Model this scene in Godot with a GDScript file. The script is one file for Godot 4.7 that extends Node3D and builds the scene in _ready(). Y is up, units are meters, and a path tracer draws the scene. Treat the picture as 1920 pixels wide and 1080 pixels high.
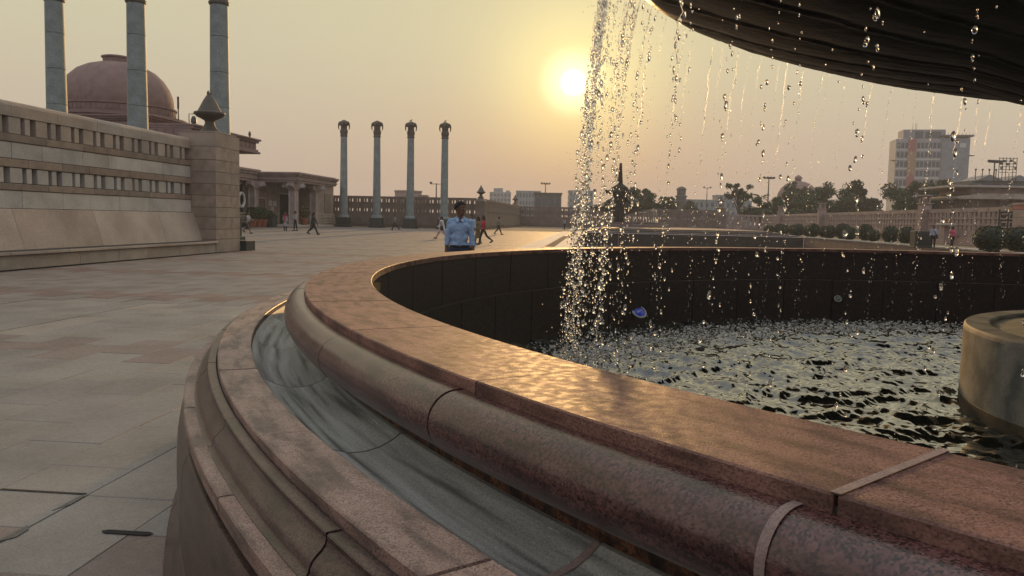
extends Node3D
# A stone plaza with a big round fountain at sunset. x/z metres; the plaza's own axes (u across, v along) are turned 5.5 degrees.

const TH := 0.09599311
const FC := Vector3(7.0, 0.0, -6.65)      # centre of the near fountain
const TAU_S := TAU / 52.0
var AU := Vector3(cos(TH), 0, sin(TH))
var AV := Vector3(sin(TH), 0, -cos(TH))
var M := {}
var T := {}
var cache := {}
var rng := RandomNumberGenerator.new()

func loc(u: float, v: float, y := 0.0) -> Vector3:
	return AU * u + AV * v + Vector3(0, y, 0)

# ---------------------------------------------------------------- nodes
func thing(called: String, label: String, category: String, at := Vector3.ZERO, turn := 0.0, group := "") -> Node3D:
	var o := Node3D.new()
	o.name = called
	add_child(o, true)
	o.position = at
	o.rotation.y = turn
	o.set_meta("label", label)
	o.set_meta("category", category)
	if group != "":
		o.set_meta("group", group)
	return o

func structure(o: Node3D, label := "") -> void:
	o.set_meta("kind", "structure")
	if label != "":
		o.set_meta("label", label)

func mi(parent: Node, called: String, mesh: Mesh, m: Material, at := Vector3.ZERO, turn := 0.0) -> MeshInstance3D:
	var o := MeshInstance3D.new()
	o.name = called
	o.mesh = mesh
	o.material_override = m
	o.position = at
	o.rotation.y = turn
	parent.add_child(o, true)
	return o

func empty(parent: Node, called: String, at := Vector3.ZERO, turn := 0.0) -> Node3D:
	var o := Node3D.new()
	o.name = called
	o.position = at
	o.rotation.y = turn
	parent.add_child(o, true)
	return o

# ---------------------------------------------------------------- mesh helpers
func newst() -> SurfaceTool:
	var s := SurfaceTool.new()
	s.begin(Mesh.PRIMITIVE_TRIANGLES)
	return s

func done(s: SurfaceTool, flat := false) -> ArrayMesh:
	s.generate_normals()
	return s.commit()

# triangle facing away from c
func tri(s: SurfaceTool, a: Vector3, b: Vector3, d: Vector3, c: Vector3) -> void:
	var n := (b - a).cross(d - a)
	s.add_vertex(a)
	if n.dot((a + b + d) / 3.0 - c) > 0.0:
		s.add_vertex(d)
		s.add_vertex(b)
	else:
		s.add_vertex(b)
		s.add_vertex(d)

func quad(s: SurfaceTool, a: Vector3, b: Vector3, d: Vector3, e: Vector3, c: Vector3) -> void:
	tri(s, a, b, d, c)
	tri(s, a, d, e, c)

func abox(s: SurfaceTool, ce: Vector3, size: Vector3, ch := 0.0) -> void:
	s.set_smooth_group(-1)
	var h := size * 0.5
	var k := minf(ch, minf(h.x, minf(h.y, h.z)) * 0.9)
	if k <= 0.0:
		var p := []
		for i in 8:
			p.append(ce + Vector3(h.x if i & 1 else -h.x, h.y if i & 2 else -h.y, h.z if i & 4 else -h.z))
		quad(s, p[0], p[1], p[3], p[2], ce)
		quad(s, p[4], p[5], p[7], p[6], ce)
		quad(s, p[0], p[1], p[5], p[4], ce)
		quad(s, p[2], p[3], p[7], p[6], ce)
		quad(s, p[0], p[2], p[6], p[4], ce)
		quad(s, p[1], p[3], p[7], p[5], ce)
		return
	var px := []
	var py := []
	var pz := []
	for i in 8:
		var sg := Vector3(1 if i & 1 else -1, 1 if i & 2 else -1, 1 if i & 4 else -1)
		px.append(ce + sg * Vector3(h.x, h.y - k, h.z - k))
		py.append(ce + sg * Vector3(h.x - k, h.y, h.z - k))
		pz.append(ce + sg * Vector3(h.x - k, h.y - k, h.z))
		tri(s, px[i], py[i], pz[i], ce)
	for i in [0, 1]:
		var o: int = i
		quad(s, px[o], px[o + 2], px[o + 6], px[o + 4], ce)
		o = i * 2
		quad(s, py[o], py[o + 1], py[o + 5], py[o + 4], ce)
		o = i * 4
		quad(s, pz[o], pz[o + 1], pz[o + 3], pz[o + 2], ce)
	for e in [[0, 1], [2, 3], [4, 5], [6, 7]]:
		quad(s, py[e[0]], py[e[1]], pz[e[1]], pz[e[0]], ce)
	for e in [[0, 2], [1, 3], [4, 6], [5, 7]]:
		quad(s, px[e[0]], px[e[1]], pz[e[1]], pz[e[0]], ce)
	for e in [[0, 4], [1, 5], [2, 6], [3, 7]]:
		quad(s, px[e[0]], px[e[1]], py[e[1]], py[e[0]], ce)

func boxmesh(size: Vector3, ch := 0.01) -> ArrayMesh:
	var key := "b%.3f,%.3f,%.3f,%.3f" % [size.x, size.y, size.z, ch]
	if not cache.has(key):
		var s := newst()
		abox(s, Vector3.ZERO, size, ch)
		cache[key] = done(s)
	return cache[key]

# box given by its corners, in the parent's axes
func bx(parent: Node, called: String, m: Material, x0: float, x1: float, y0: float, y1: float, z0: float, z1: float, ch := 0.01) -> MeshInstance3D:
	return mi(parent, called, boxmesh(Vector3(absf(x1 - x0), absf(y1 - y0), absf(z1 - z0)), ch), m, Vector3((x0 + x1) / 2, (y0 + y1) / 2, (z0 + z1) / 2))

func sbx(s: SurfaceTool, x0: float, x1: float, y0: float, y1: float, z0: float, z1: float, ch := 0.0) -> void:
	abox(s, Vector3((x0 + x1) / 2, (y0 + y1) / 2, (z0 + z1) / 2), Vector3(absf(x1 - x0), absf(y1 - y0), absf(z1 - z0)), ch)

# revolve [[r, y, smooth_group], ...]; the group belongs to the strip that starts at the point
func lathe(s: SurfaceTool, prof: Array, n: int, a0 := 0.0, a1 := TAU, caps := false, at := Vector3.ZERO, uv2 := false) -> void:
	var run := 0.0
	var mid := Vector2.ZERO
	for p in prof:
		mid += Vector2(p[0], p[1])
	mid /= prof.size()
	for i in prof.size() - 1:
		var p = prof[i]
		var q = prof[i + 1]
		s.set_smooth_group(int(p[2]))
		var d := Vector2(q[0] - p[0], q[1] - p[1])
		var nn := Vector2(d.y, -d.x)       # points outwards for a profile that runs upwards
		for k in n:
			var b0 := a0 + (a1 - a0) * k / n
			var b1 := a0 + (a1 - a0) * (k + 1) / n
			var v00 := at + Vector3(p[0] * cos(b0), p[1], p[0] * sin(b0))
			var v01 := at + Vector3(p[0] * cos(b1), p[1], p[0] * sin(b1))
			var v10 := at + Vector3(q[0] * cos(b0), q[1], q[0] * sin(b0))
			var v11 := at + Vector3(q[0] * cos(b1), q[1], q[0] * sin(b1))
			var bm := (b0 + b1) / 2
			var out := Vector3(nn.x * cos(bm), nn.y, nn.x * sin(bm))
			var c := (v00 + v11) / 2 - out
			if uv2:
				# second coordinates run along the stone (metres at 8.5 m) and across its profile
				var w := [[v00, Vector2(b0 * 8.5, run)], [v01, Vector2(b1 * 8.5, run)], [v11, Vector2(b1 * 8.5, run + d.length())], [v10, Vector2(b0 * 8.5, run + d.length())]]
				var o := [0, 1, 2, 0, 2, 3]
				if (v01 - v00).cross(v11 - v00).dot((v00 + v11) / 2 - c) > 0.0:
					o = [0, 2, 1, 0, 3, 2]
				for j in o:
					s.set_uv2(w[j][1])
					s.add_vertex(w[j][0])
				continue
			if p[0] > 0.0001:
				tri(s, v00, v01, v11 if q[0] > 0.0001 else v10, c)
			if q[0] > 0.0001:
				tri(s, v00, v11, v10, c)
		run += d.length()
	if caps:
		s.set_smooth_group(-1)
		var poly := PackedVector2Array()
		for p in prof:
			poly.append(Vector2(p[0], p[1]))
		var idx := Geometry2D.triangulate_polygon(poly)
		for b in [a0, a1]:
			var away := Vector3(-sin(b), 0, cos(b)) * (1.0 if b == a0 else -1.0)
			for j in range(0, idx.size(), 3):
				var w := []
				for l in 3:
					var pt: Vector2 = poly[idx[j + l]]
					w.append(at + Vector3(pt.x * cos(b), pt.y, pt.x * sin(b)))
				tri(s, w[0], w[1], w[2], (w[0] + w[1] + w[2]) / 3.0 + away)

func lathemesh(prof: Array, n: int, a0 := 0.0, a1 := TAU, caps := false, uv2 := false) -> ArrayMesh:
	var s := newst()
	lathe(s, prof, n, a0, a1, caps, Vector3.ZERO, uv2)
	return done(s)

func arcpts(cx: float, cy: float, r: float, d0: float, d1: float, n: int, g: int) -> Array:
	var o := []
	for i in n + 1:
		var a := deg_to_rad(lerpf(d0, d1, float(i) / n))
		o.append([cx + r * cos(a), cy + r * sin(a), g])
	return o

func tube(s: SurfaceTool, pts: Array, rad: Array, n := 6, g := 1, closed := true) -> void:
	s.set_smooth_group(g)
	var rings := []
	var up := Vector3(0.31, 0.17, 0.93).normalized()
	for i in pts.size():
		var d: Vector3 = (pts[mini(i + 1, pts.size() - 1)] - pts[maxi(i - 1, 0)]).normalized()
		var x := d.cross(up).normalized()
		var y := d.cross(x)
		var ring := []
		for k in n:
			var a := TAU * k / n
			ring.append(pts[i] + (x * cos(a) + y * sin(a)) * float(rad[i]))
		rings.append(ring)
	for i in pts.size() - 1:
		var c: Vector3 = (pts[i] + pts[i + 1]) / 2
		for k in n:
			var l := (k + 1) % n
			quad(s, rings[i][k], rings[i][l], rings[i + 1][l], rings[i + 1][k], c)
	if closed:
		for e in [0, pts.size() - 1]:
			var inner: Vector3 = pts[1] if e == 0 else pts[e - 1]
			for k in n:
				tri(s, pts[e], rings[e][k], rings[e][(k + 1) % n], inner)

# convex-ish outline in x/y drawn out along z
func prism(s: SurfaceTool, poly: PackedVector2Array, z0: float, z1: float, xf := Transform3D()) -> void:
	s.set_smooth_group(-1)
	var idx := Geometry2D.triangulate_polygon(poly)
	var cw := Geometry2D.is_polygon_clockwise(poly)
	for z in [z0, z1]:
		var c := Vector3(0, 0, (z0 + z1) / 2)
		for j in range(0, idx.size(), 3):
			var w := []
			for l in 3:
				w.append(Vector3(poly[idx[j + l]].x, poly[idx[j + l]].y, z))
			var m: Vector3 = (w[0] + w[1] + w[2]) / 3.0
			tri(s, xf * w[0], xf * w[1], xf * w[2], xf * Vector3(m.x, m.y, c.z))
	for i in poly.size():
		var a := poly[i]
		var b := poly[(i + 1) % poly.size()]
		var n := Vector2(b.y - a.y, a.x - b.x) * (-1.0 if cw else 1.0)
		var m2 := (a + b) / 2 - n
		quad(s, xf * Vector3(a.x, a.y, z0), xf * Vector3(b.x, b.y, z0), xf * Vector3(b.x, b.y, z1), xf * Vector3(a.x, a.y, z1), xf * Vector3(m2.x, m2.y, (z0 + z1) / 2))

func blob(s: SurfaceTool, c: Vector3, r: Vector3, n := 10, g := 1) -> void:
	s.set_smooth_group(g)
	for i in n / 2:
		var t0 := PI * i / (n / 2) - PI / 2
		var t1 := PI * (i + 1) / (n / 2) - PI / 2
		for k in n:
			var b0 := TAU * k / n
			var b1 := TAU * (k + 1) / n
			var f := func(t: float, b: float) -> Vector3: return c + r * Vector3(cos(t) * cos(b), sin(t), cos(t) * sin(b))
			if i > 0:
				tri(s, f.call(t0, b0), f.call(t0, b1), f.call(t1, b1), c)
			if i < n / 2 - 1:
				tri(s, f.call(t0, b0), f.call(t1, b1), f.call(t1, b0), c)
			elif i == 0:
				pass
			else:
				tri(s, f.call(t0, b0), f.call(t0, b1), f.call(t1, b0), c)

# ---------------------------------------------------------------- materials
func ntex(seed_: int, type: int, freq: float, oct: int, cols: Array, offs: Array, w := 512, h := 512, bump := false) -> NoiseTexture2D:
	var n := FastNoiseLite.new()
	n.seed = seed_
	n.noise_type = type
	n.frequency = freq
	n.fractal_octaves = oct
	n.fractal_type = FastNoiseLite.FRACTAL_FBM if oct > 1 else FastNoiseLite.FRACTAL_NONE
	if type == FastNoiseLite.TYPE_CELLULAR:
		n.cellular_return_type = FastNoiseLite.RETURN_CELL_VALUE
	var t := NoiseTexture2D.new()
	t.width = w
	t.height = h
	t.seamless = true
	t.seamless_blend_skirt = 0.2
	t.generate_mipmaps = false
	t.noise = n
	if not bump:
		var g := Gradient.new()
		var cc := PackedColorArray()
		for c in cols:
			cc.append(c if c is Color else Color(c, c, c))
		g.colors = cc
		g.offsets = PackedFloat32Array(offs)
		t.color_ramp = g
	return t

func mat(called: String, lin: Color, rough: float, tex: Texture2D = null, tile := 1.0, det: Texture2D = null, dtile := 4.0, bump: Texture2D = null, bh := 0.3, spec := 0.5, rtex: Texture2D = null) -> StandardMaterial3D:
	var m := StandardMaterial3D.new()
	m.resource_name = called
	m.albedo_color = lin.linear_to_srgb()
	m.roughness = rough
	m.metallic_specular = spec
	m.uv1_triplanar = true
	m.uv1_world_triplanar = true
	m.uv1_scale = Vector3.ONE / tile
	m.uv1_triplanar_sharpness = 4.0
	if tex:
		m.albedo_texture = tex
	if det:
		m.detail_enabled = true
		m.detail_albedo = det
		m.detail_blend_mode = BaseMaterial3D.BLEND_MODE_MUL
		m.detail_uv_layer = BaseMaterial3D.DETAIL_UV_2
		m.uv2_triplanar = true
		m.uv2_world_triplanar = true
		m.uv2_scale = Vector3.ONE / dtile
	if bump:
		m.heightmap_enabled = true
		m.heightmap_texture = bump
		m.heightmap_scale = bh
	if rtex:
		m.roughness_texture = rtex
	M[called] = m
	return m

# detail runs along the stones instead of being projected
func brushed(m: StandardMaterial3D, tex: Texture2D, du: float, dv: float) -> void:
	m.detail_enabled = true
	m.detail_albedo = tex
	m.detail_blend_mode = BaseMaterial3D.BLEND_MODE_MUL
	m.detail_uv_layer = BaseMaterial3D.DETAIL_UV_2
	m.uv2_triplanar = false
	m.uv2_scale = Vector3(1.0 / du, 1.0 / dv, 1.0)

func tone(m: StandardMaterial3D, k: Color) -> StandardMaterial3D:
	var r: StandardMaterial3D = m.duplicate()
	var l := m.albedo_color.srgb_to_linear()
	r.albedo_color = Color(l.r * k.r, l.g * k.g, l.b * k.b).linear_to_srgb()
	return r

func materials() -> void:
	var S := FastNoiseLite.TYPE_SIMPLEX_SMOOTH
	var V := FastNoiseLite.TYPE_VALUE
	var CE := FastNoiseLite.TYPE_CELLULAR
	T.speck = ntex(3, CE, 0.13, 1, [Color(0.34, 0.3, 0.32), Color(0.68, 0.58, 0.57), Color(0.95, 0.8, 0.75), Color(1, 0.97, 0.95)], [0.0, 0.3, 0.62, 1.0])
	T.speckgrey = ntex(4, CE, 0.15, 1, [Color(0.45, 0.48, 0.5), Color(0.65, 0.67, 0.67), Color(0.85, 0.86, 0.85), Color(1, 1, 0.98)], [0.0, 0.3, 0.65, 1.0])
	T.speckfine = ntex(23, CE, 0.2, 1, [Color(0.55, 0.48, 0.47), Color(0.8, 0.71, 0.69), Color(0.95, 0.86, 0.82), Color(1, 0.97, 0.95)], [0.0, 0.25, 0.6, 1.0])
	T.grain = ntex(5, V, 0.25, 3, [0.72, 0.9, 1.0], [0.2, 0.55, 0.9])
	T.blotch = ntex(6, S, 0.008, 5, [Color(0.84, 0.835, 0.83), Color(0.94, 0.935, 0.93), Color(1, 1, 1)], [0.15, 0.5, 0.85])
	T.stain = ntex(7, S, 0.006, 6, [Color(0.58, 0.6, 0.62), Color(0.86, 0.84, 0.82), Color(1, 0.98, 0.96)], [0.2, 0.48, 0.8])
	T.wear = ntex(8, S, 0.012, 5, [0.55, 0.85, 1.0], [0.2, 0.5, 0.85])
	T.bump = ntex(9, V, 0.2, 3, [], [], 512, 512, true)
	T.bumpsoft = ntex(10, S, 0.02, 4, [], [], 512, 512, true)
	T.gloss = ntex(11, S, 0.012, 5, [0.78, 0.9, 1.0], [0.2, 0.5, 0.8])
	T.streak = ntex(12, S, 0.02, 5, [Color(0.3, 0.25, 0.22), Color(0.8, 0.75, 0.7), Color(1, 0.95, 0.88)], [0.2, 0.5, 0.85])
	T.lines = ntex(15, S, 0.03, 5, [Color(0.6, 0.61, 0.6), Color(0.86, 0.86, 0.85), Color(1, 1, 1)], [0.2, 0.5, 0.8])
	T.cloth = ntex(14, S, 0.03, 4, [0.7, 0.92, 1.0], [0.2, 0.5, 0.8])

	mat("slab", Color(0.3, 0.277, 0.266), 0.55, T.grain, 0.45, T.blotch, 4.3, T.bumpsoft, 0.12, 0.45, T.gloss)
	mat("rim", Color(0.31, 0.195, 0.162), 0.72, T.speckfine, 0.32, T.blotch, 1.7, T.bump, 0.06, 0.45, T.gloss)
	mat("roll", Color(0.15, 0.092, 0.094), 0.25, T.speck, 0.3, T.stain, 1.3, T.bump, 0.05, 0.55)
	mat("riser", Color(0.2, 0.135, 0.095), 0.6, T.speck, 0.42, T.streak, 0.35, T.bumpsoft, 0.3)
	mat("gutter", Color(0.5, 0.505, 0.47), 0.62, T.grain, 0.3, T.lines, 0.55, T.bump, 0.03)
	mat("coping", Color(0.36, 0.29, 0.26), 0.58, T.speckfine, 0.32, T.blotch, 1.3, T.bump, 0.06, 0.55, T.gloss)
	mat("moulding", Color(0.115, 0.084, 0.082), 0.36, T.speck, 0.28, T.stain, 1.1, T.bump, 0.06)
	T.brush = ntex(16, S, 0.012, 6, [Color(0.66, 0.65, 0.66), Color(0.9, 0.89, 0.88), Color(1, 1, 1)], [0.18, 0.48, 0.8])
	T.brushdark = ntex(17, S, 0.01, 6, [Color(0.5, 0.51, 0.51), Color(0.84, 0.84, 0.83), Color(1, 1, 1)], [0.12, 0.42, 0.8])
	T.brushbrown = ntex(18, S, 0.012, 6, [Color(0.25, 0.2, 0.18), Color(0.75, 0.66, 0.58), Color(1, 0.88, 0.7)], [0.22, 0.5, 0.8])
	brushed(M.rim, T.brush, 2.1, 0.55)
	brushed(M.coping, T.brush, 2.3, 0.5)
	brushed(M.roll, T.brush, 1.9, 0.5)
	brushed(M.moulding, T.brush, 1.7, 0.5)
	brushed(M.gutter, T.brushdark, 6.3, 0.34)
	brushed(M.riser, T.brushbrown, 0.5, 0.9)
	mat("sealant", Color(0.36, 0.26, 0.235), 0.8, T.grain, 0.3, T.blotch, 0.4)
	mat("poolmortar", Color(0.2, 0.165, 0.135), 0.8, T.grain, 0.5)
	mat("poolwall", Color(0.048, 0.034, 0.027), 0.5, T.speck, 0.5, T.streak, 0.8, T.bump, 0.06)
	mat("pedestal", Color(0.35, 0.35, 0.335), 0.7, T.grain, 0.5, T.stain, 1.6, T.bump, 0.2)
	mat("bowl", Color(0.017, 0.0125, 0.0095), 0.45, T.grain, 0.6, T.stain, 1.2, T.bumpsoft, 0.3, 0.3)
	mat("sand", Color(0.62, 0.58, 0.49), 0.85, T.grain, 0.3, T.blotch, 0.8, T.bump, 0.6)
	mat("sandstone", Color(0.55, 0.475, 0.41), 0.82, T.grain, 1.0, T.blotch, 6.1, T.bump, 0.15)
	mat("palestone", Color(0.64, 0.61, 0.57), 0.8, T.grain, 1.0, T.blotch, 5.3, T.bump, 0.15)
	mat("brownstone", Color(0.38, 0.3, 0.24), 0.82, T.grain, 0.7, T.blotch, 2.1, T.bump, 0.15)
	mat("dadostone", Color(0.62, 0.515, 0.435), 0.8, T.grain, 1.1, T.blotch, 7.0, T.bump, 0.15)
	mat("pinkstone", Color(0.5, 0.38, 0.345), 0.85, T.grain, 1.0, T.blotch, 5.0)
	mat("greystone", Color(0.42, 0.485, 0.49), 0.6, T.speckgrey, 0.7, T.blotch, 4.0, T.bump, 0.1)
	mat("darkstone", Color(0.06, 0.068, 0.062), 0.5, T.speckgrey, 0.7, T.blotch, 3.0)
	mat("capital", Color(0.135, 0.115, 0.09), 0.6, T.grain, 0.7, T.blotch, 2.0)
	mat("domestone", Color(0.33, 0.22, 0.205), 0.8, T.grain, 1.5, T.blotch, 4.0)
	mat("farstone", Color(0.27, 0.21, 0.175), 0.85, T.grain, 1.5, T.blotch, 6.0)
	mat("courtstone", Color(0.065, 0.06, 0.057), 0.95, T.grain, 1.5, T.blotch, 5.0, null, 0.0, 0.2)
	mat("courtface", Color(0.25, 0.16, 0.13), 0.6, T.grain, 1.5, T.blotch, 3.0)
	mat("bedding", Color(0.11, 0.095, 0.085), 0.9, T.grain, 0.5)
	mat("ground", Color(0.22, 0.19, 0.15), 0.95, T.grain, 3.0, T.blotch, 17.0)
	mat("mortar", Color(0.09, 0.075, 0.065), 0.9, T.grain, 0.5)
	mat("jointmortar", Color(0.035, 0.03, 0.027), 0.9)
	mat("joint", Color(0.02, 0.018, 0.016), 0.95)
	mat("leaf", Color(0.045, 0.066, 0.026), 0.7)
	M.leaf.backlight_enabled = true
	M.leaf.backlight = Color(0.25, 0.3, 0.1)
	M.leaf.vertex_color_use_as_albedo = true
	mat("bush", Color(0.022, 0.042, 0.018), 0.6)
	M.bush.vertex_color_use_as_albedo = true
	mat("trunk", Color(0.1, 0.08, 0.06), 0.9, T.grain, 0.8)
	mat("metal", Color(0.06, 0.062, 0.065), 0.5)
	M.metal.metallic = 0.6
	mat("white", Color(0.7, 0.7, 0.66), 0.7, T.grain, 1.0)
	mat("concrete", Color(0.48, 0.5, 0.52), 0.8, T.grain, 4.0, T.blotch, 12.0)
	mat("concretedark", Color(0.16, 0.16, 0.16), 0.8, T.grain, 4.0, T.blotch, 12.0)
	mat("bluish", Color(0.33, 0.4, 0.43), 0.7, T.grain, 4.0, T.blotch, 12.0)
	mat("glassdark", Color(0.05, 0.07, 0.085), 0.12)
	mat("red", Color(0.3, 0.1, 0.095), 0.6)
	mat("orange", Color(0.32, 0.21, 0.12), 0.6)
	mat("green", Color(0.06, 0.1, 0.07), 0.6)
	mat("terracotta", Color(0.3, 0.09, 0.05), 0.8, T.grain, 0.5)
	mat("door", Color(0.022, 0.017, 0.014), 0.5, T.grain, 0.6)
	mat("blue", Color(0.02, 0.06, 0.6), 0.25)
	mat("froth", Color(0.5, 0.47, 0.42), 0.5)
	var w := StandardMaterial3D.new()
	w.resource_name = "water"
	w.albedo_color = Color(0.012, 0.014, 0.011).linear_to_srgb()
	w.roughness = 0.04
	w.metallic_specular = 0.7
	w.clearcoat_enabled = true
	w.clearcoat = 1.0
	w.clearcoat_roughness = 0.04
	M.water = w
	var d := StandardMaterial3D.new()
	d.resource_name = "drop"
	d.albedo_color = Color(1, 1, 1, 0)
	d.transparency = BaseMaterial3D.TRANSPARENCY_ALPHA
	d.refraction_enabled = true
	d.refraction_scale = 0.033
	d.roughness = 0.16
	M.drop = d

# ---------------------------------------------------------------- sky
func sky_texture() -> ImageTexture:
	var w := 2048
	var h := 1024
	var data := PackedFloat32Array()
	data.resize(w * h * 3)
	var sun := SUN
	var sel := asin(sun.y)
	var saz := atan2(sun.x, -sun.z)
	var ca := PackedFloat32Array()
	ca.resize(w)
	for x in w:
		ca[x] = cos((x + 0.5) / w * TAU - saz)
	for y in h:
		var e := (0.5 - (y + 0.5) / h) * PI
		var e0 := maxf(e, 0.0)
		var t := smoothstep(0.0, 0.26, e0)
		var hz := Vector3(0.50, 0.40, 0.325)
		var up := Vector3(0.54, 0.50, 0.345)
		var zen := Vector3(0.66, 0.68, 0.70)  # unseen zenith set brighter than the horizon to lift shaded walls
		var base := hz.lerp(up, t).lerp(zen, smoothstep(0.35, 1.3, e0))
		var ce := cos(e0) * cos(sel)
		var se := sin(e0) * sin(sel)
		var i := y * w * 3
		for x in w:
			var c := clampf(se + ce * ca[x], -1.0, 1.0)
			var a := acos(c)
			# warm towards the sun; unseen back sky kept bright to lift shaded walls
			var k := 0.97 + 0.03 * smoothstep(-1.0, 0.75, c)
			var g1 := exp(-a * a / 0.0075)
			var g2 := exp(-a / 0.15)
			var low := 1.0 - smoothstep(0.0, 0.2, e0)
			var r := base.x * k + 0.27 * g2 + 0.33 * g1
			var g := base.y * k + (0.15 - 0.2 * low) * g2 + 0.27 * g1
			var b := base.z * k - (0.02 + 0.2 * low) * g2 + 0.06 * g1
			var cool := 1.0 - smoothstep(-0.9, 0.5, c)
			r -= 0.03 * cool
			b += 0.17 * cool
			if a < 0.05:
				var dk := 1.0 - smoothstep(0.0095, 0.0155, a)
				var halo := 1.0 - smoothstep(0.01, 0.05, a)
				r += 2.5 * dk + 0.5 * halo
				g += 2.4 * dk + 0.5 * halo
				b += 2.0 * dk + 0.35 * halo
			data[i] = r
			data[i + 1] = g
			data[i + 2] = maxf(b, 0.02)
			i += 3
	var im := Image.create_from_data(w, h, false, Image.FORMAT_RGBF, data.to_byte_array())
	return ImageTexture.create_from_image(im)

const SUN := Vector3(0.06863379, 0.16568768, -0.98378707)

# ---------------------------------------------------------------- main
func _ready() -> void:
	rng.seed = 20
	var cam := Camera3D.new()
	cam.name = "camera"
	cam.position = Vector3(0, 1.47, 0)
	cam.basis = Basis(Vector3.RIGHT, -0.08591) * Basis(Vector3(0, 0, 1), 0.0218)
	cam.fov = 39.6
	cam.near = 0.05
	cam.far = 6000.0
	add_child(cam)
	cam.current = true
	var env := Environment.new()
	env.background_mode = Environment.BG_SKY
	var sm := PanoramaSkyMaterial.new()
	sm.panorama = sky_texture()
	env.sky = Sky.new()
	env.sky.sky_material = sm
	env.tonemap_mode = Environment.TONE_MAPPER_LINEAR
	env.tonemap_exposure = 1.2
	env.sdfgi_enabled = true
	env.ssao_enabled = true
	env.ssil_enabled = true
	env.fog_enabled = true
	env.fog_density = 0.00065
	env.fog_light_color = Color(0.86, 0.84, 0.82)
	var we := WorldEnvironment.new()
	we.name = "environment"
	we.environment = env
	add_child(we)
	var sun := DirectionalLight3D.new()
	sun.name = "sun"
	add_child(sun)
	sun.look_at_from_position(Vector3.ZERO, -SUN)
	sun.light_energy = 0.6
	sun.light_color = Color(1.0, 0.78, 0.5)
	sun.light_angular_distance = 0.6
	sun.shadow_enabled = true

	materials()
	ground()
	paving()
	fountain()
	water_surface()
	left_wall()
	left_columns()
	far_side()
	court()
	far_fountain()
	left_buildings()
	right_side()
	skyline()
	trees()
	people()
	falling_water()

# ---------------------------------------------------------------- ground and paving
func ground() -> void:
	var s := newst()
	s.set_smooth_group(-1)
	var Y := -0.03
	var q := func(u0: float, u1: float, v0: float, v1: float) -> void:
		quad(s, loc(u0, v0, Y), loc(u1, v0, Y), loc(u1, v1, Y), loc(u0, v1, Y), Vector3(0, -100, 0))
	var fu := 6.3304
	var fv := 7.2903
	# the fountain's square, cell by cell round its pool
	var c := 0.25
	for i in 80:
		for j in 80:
			var u := fu - 10.0 + (i + 0.5) * c
			var v := fv - 10.0 + (j + 0.5) * c
			if Vector2(u - fu, v - fv).length() > 8.55:
				q.call(u - c / 2, u + c / 2, v - c / 2, v + c / 2)
	var a := fu - 10.0
	var b := fu + 10.0
	var d := fv - 10.0
	var e := fv + 10.0
	var B := 800.0
	q.call(-B, B, -300.0, d)
	q.call(-B, a, d, e)
	q.call(b, B, d, e)
	q.call(-B, B, e, 36.0)
	q.call(-B, -1.0, 36.0, 105.0)
	q.call(27.0, B, 36.0, 105.0)
	q.call(-B, B, 105.0, 900.0)
	var o := mi(self, "ground", done(s), M.ground)
	structure(o)

func slab_tone(i: int, j: int, v: float) -> int:
	var h := absi(hash(Vector2i(i * 7 + 3, j * 13 + 1)))
	var band := fmod(v + 60.0, 5.2)
	if band < 0.95:
		return 3 + h % 2          # pink courses across the plaza
	if (i + 400) % 9 == 4 and h % 5 != 0:
		return 5
	if fmod(v + 60.0, 15.6) > 9.0 and i < -12 and h % 3:
		return 1
	return h % 3

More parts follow.
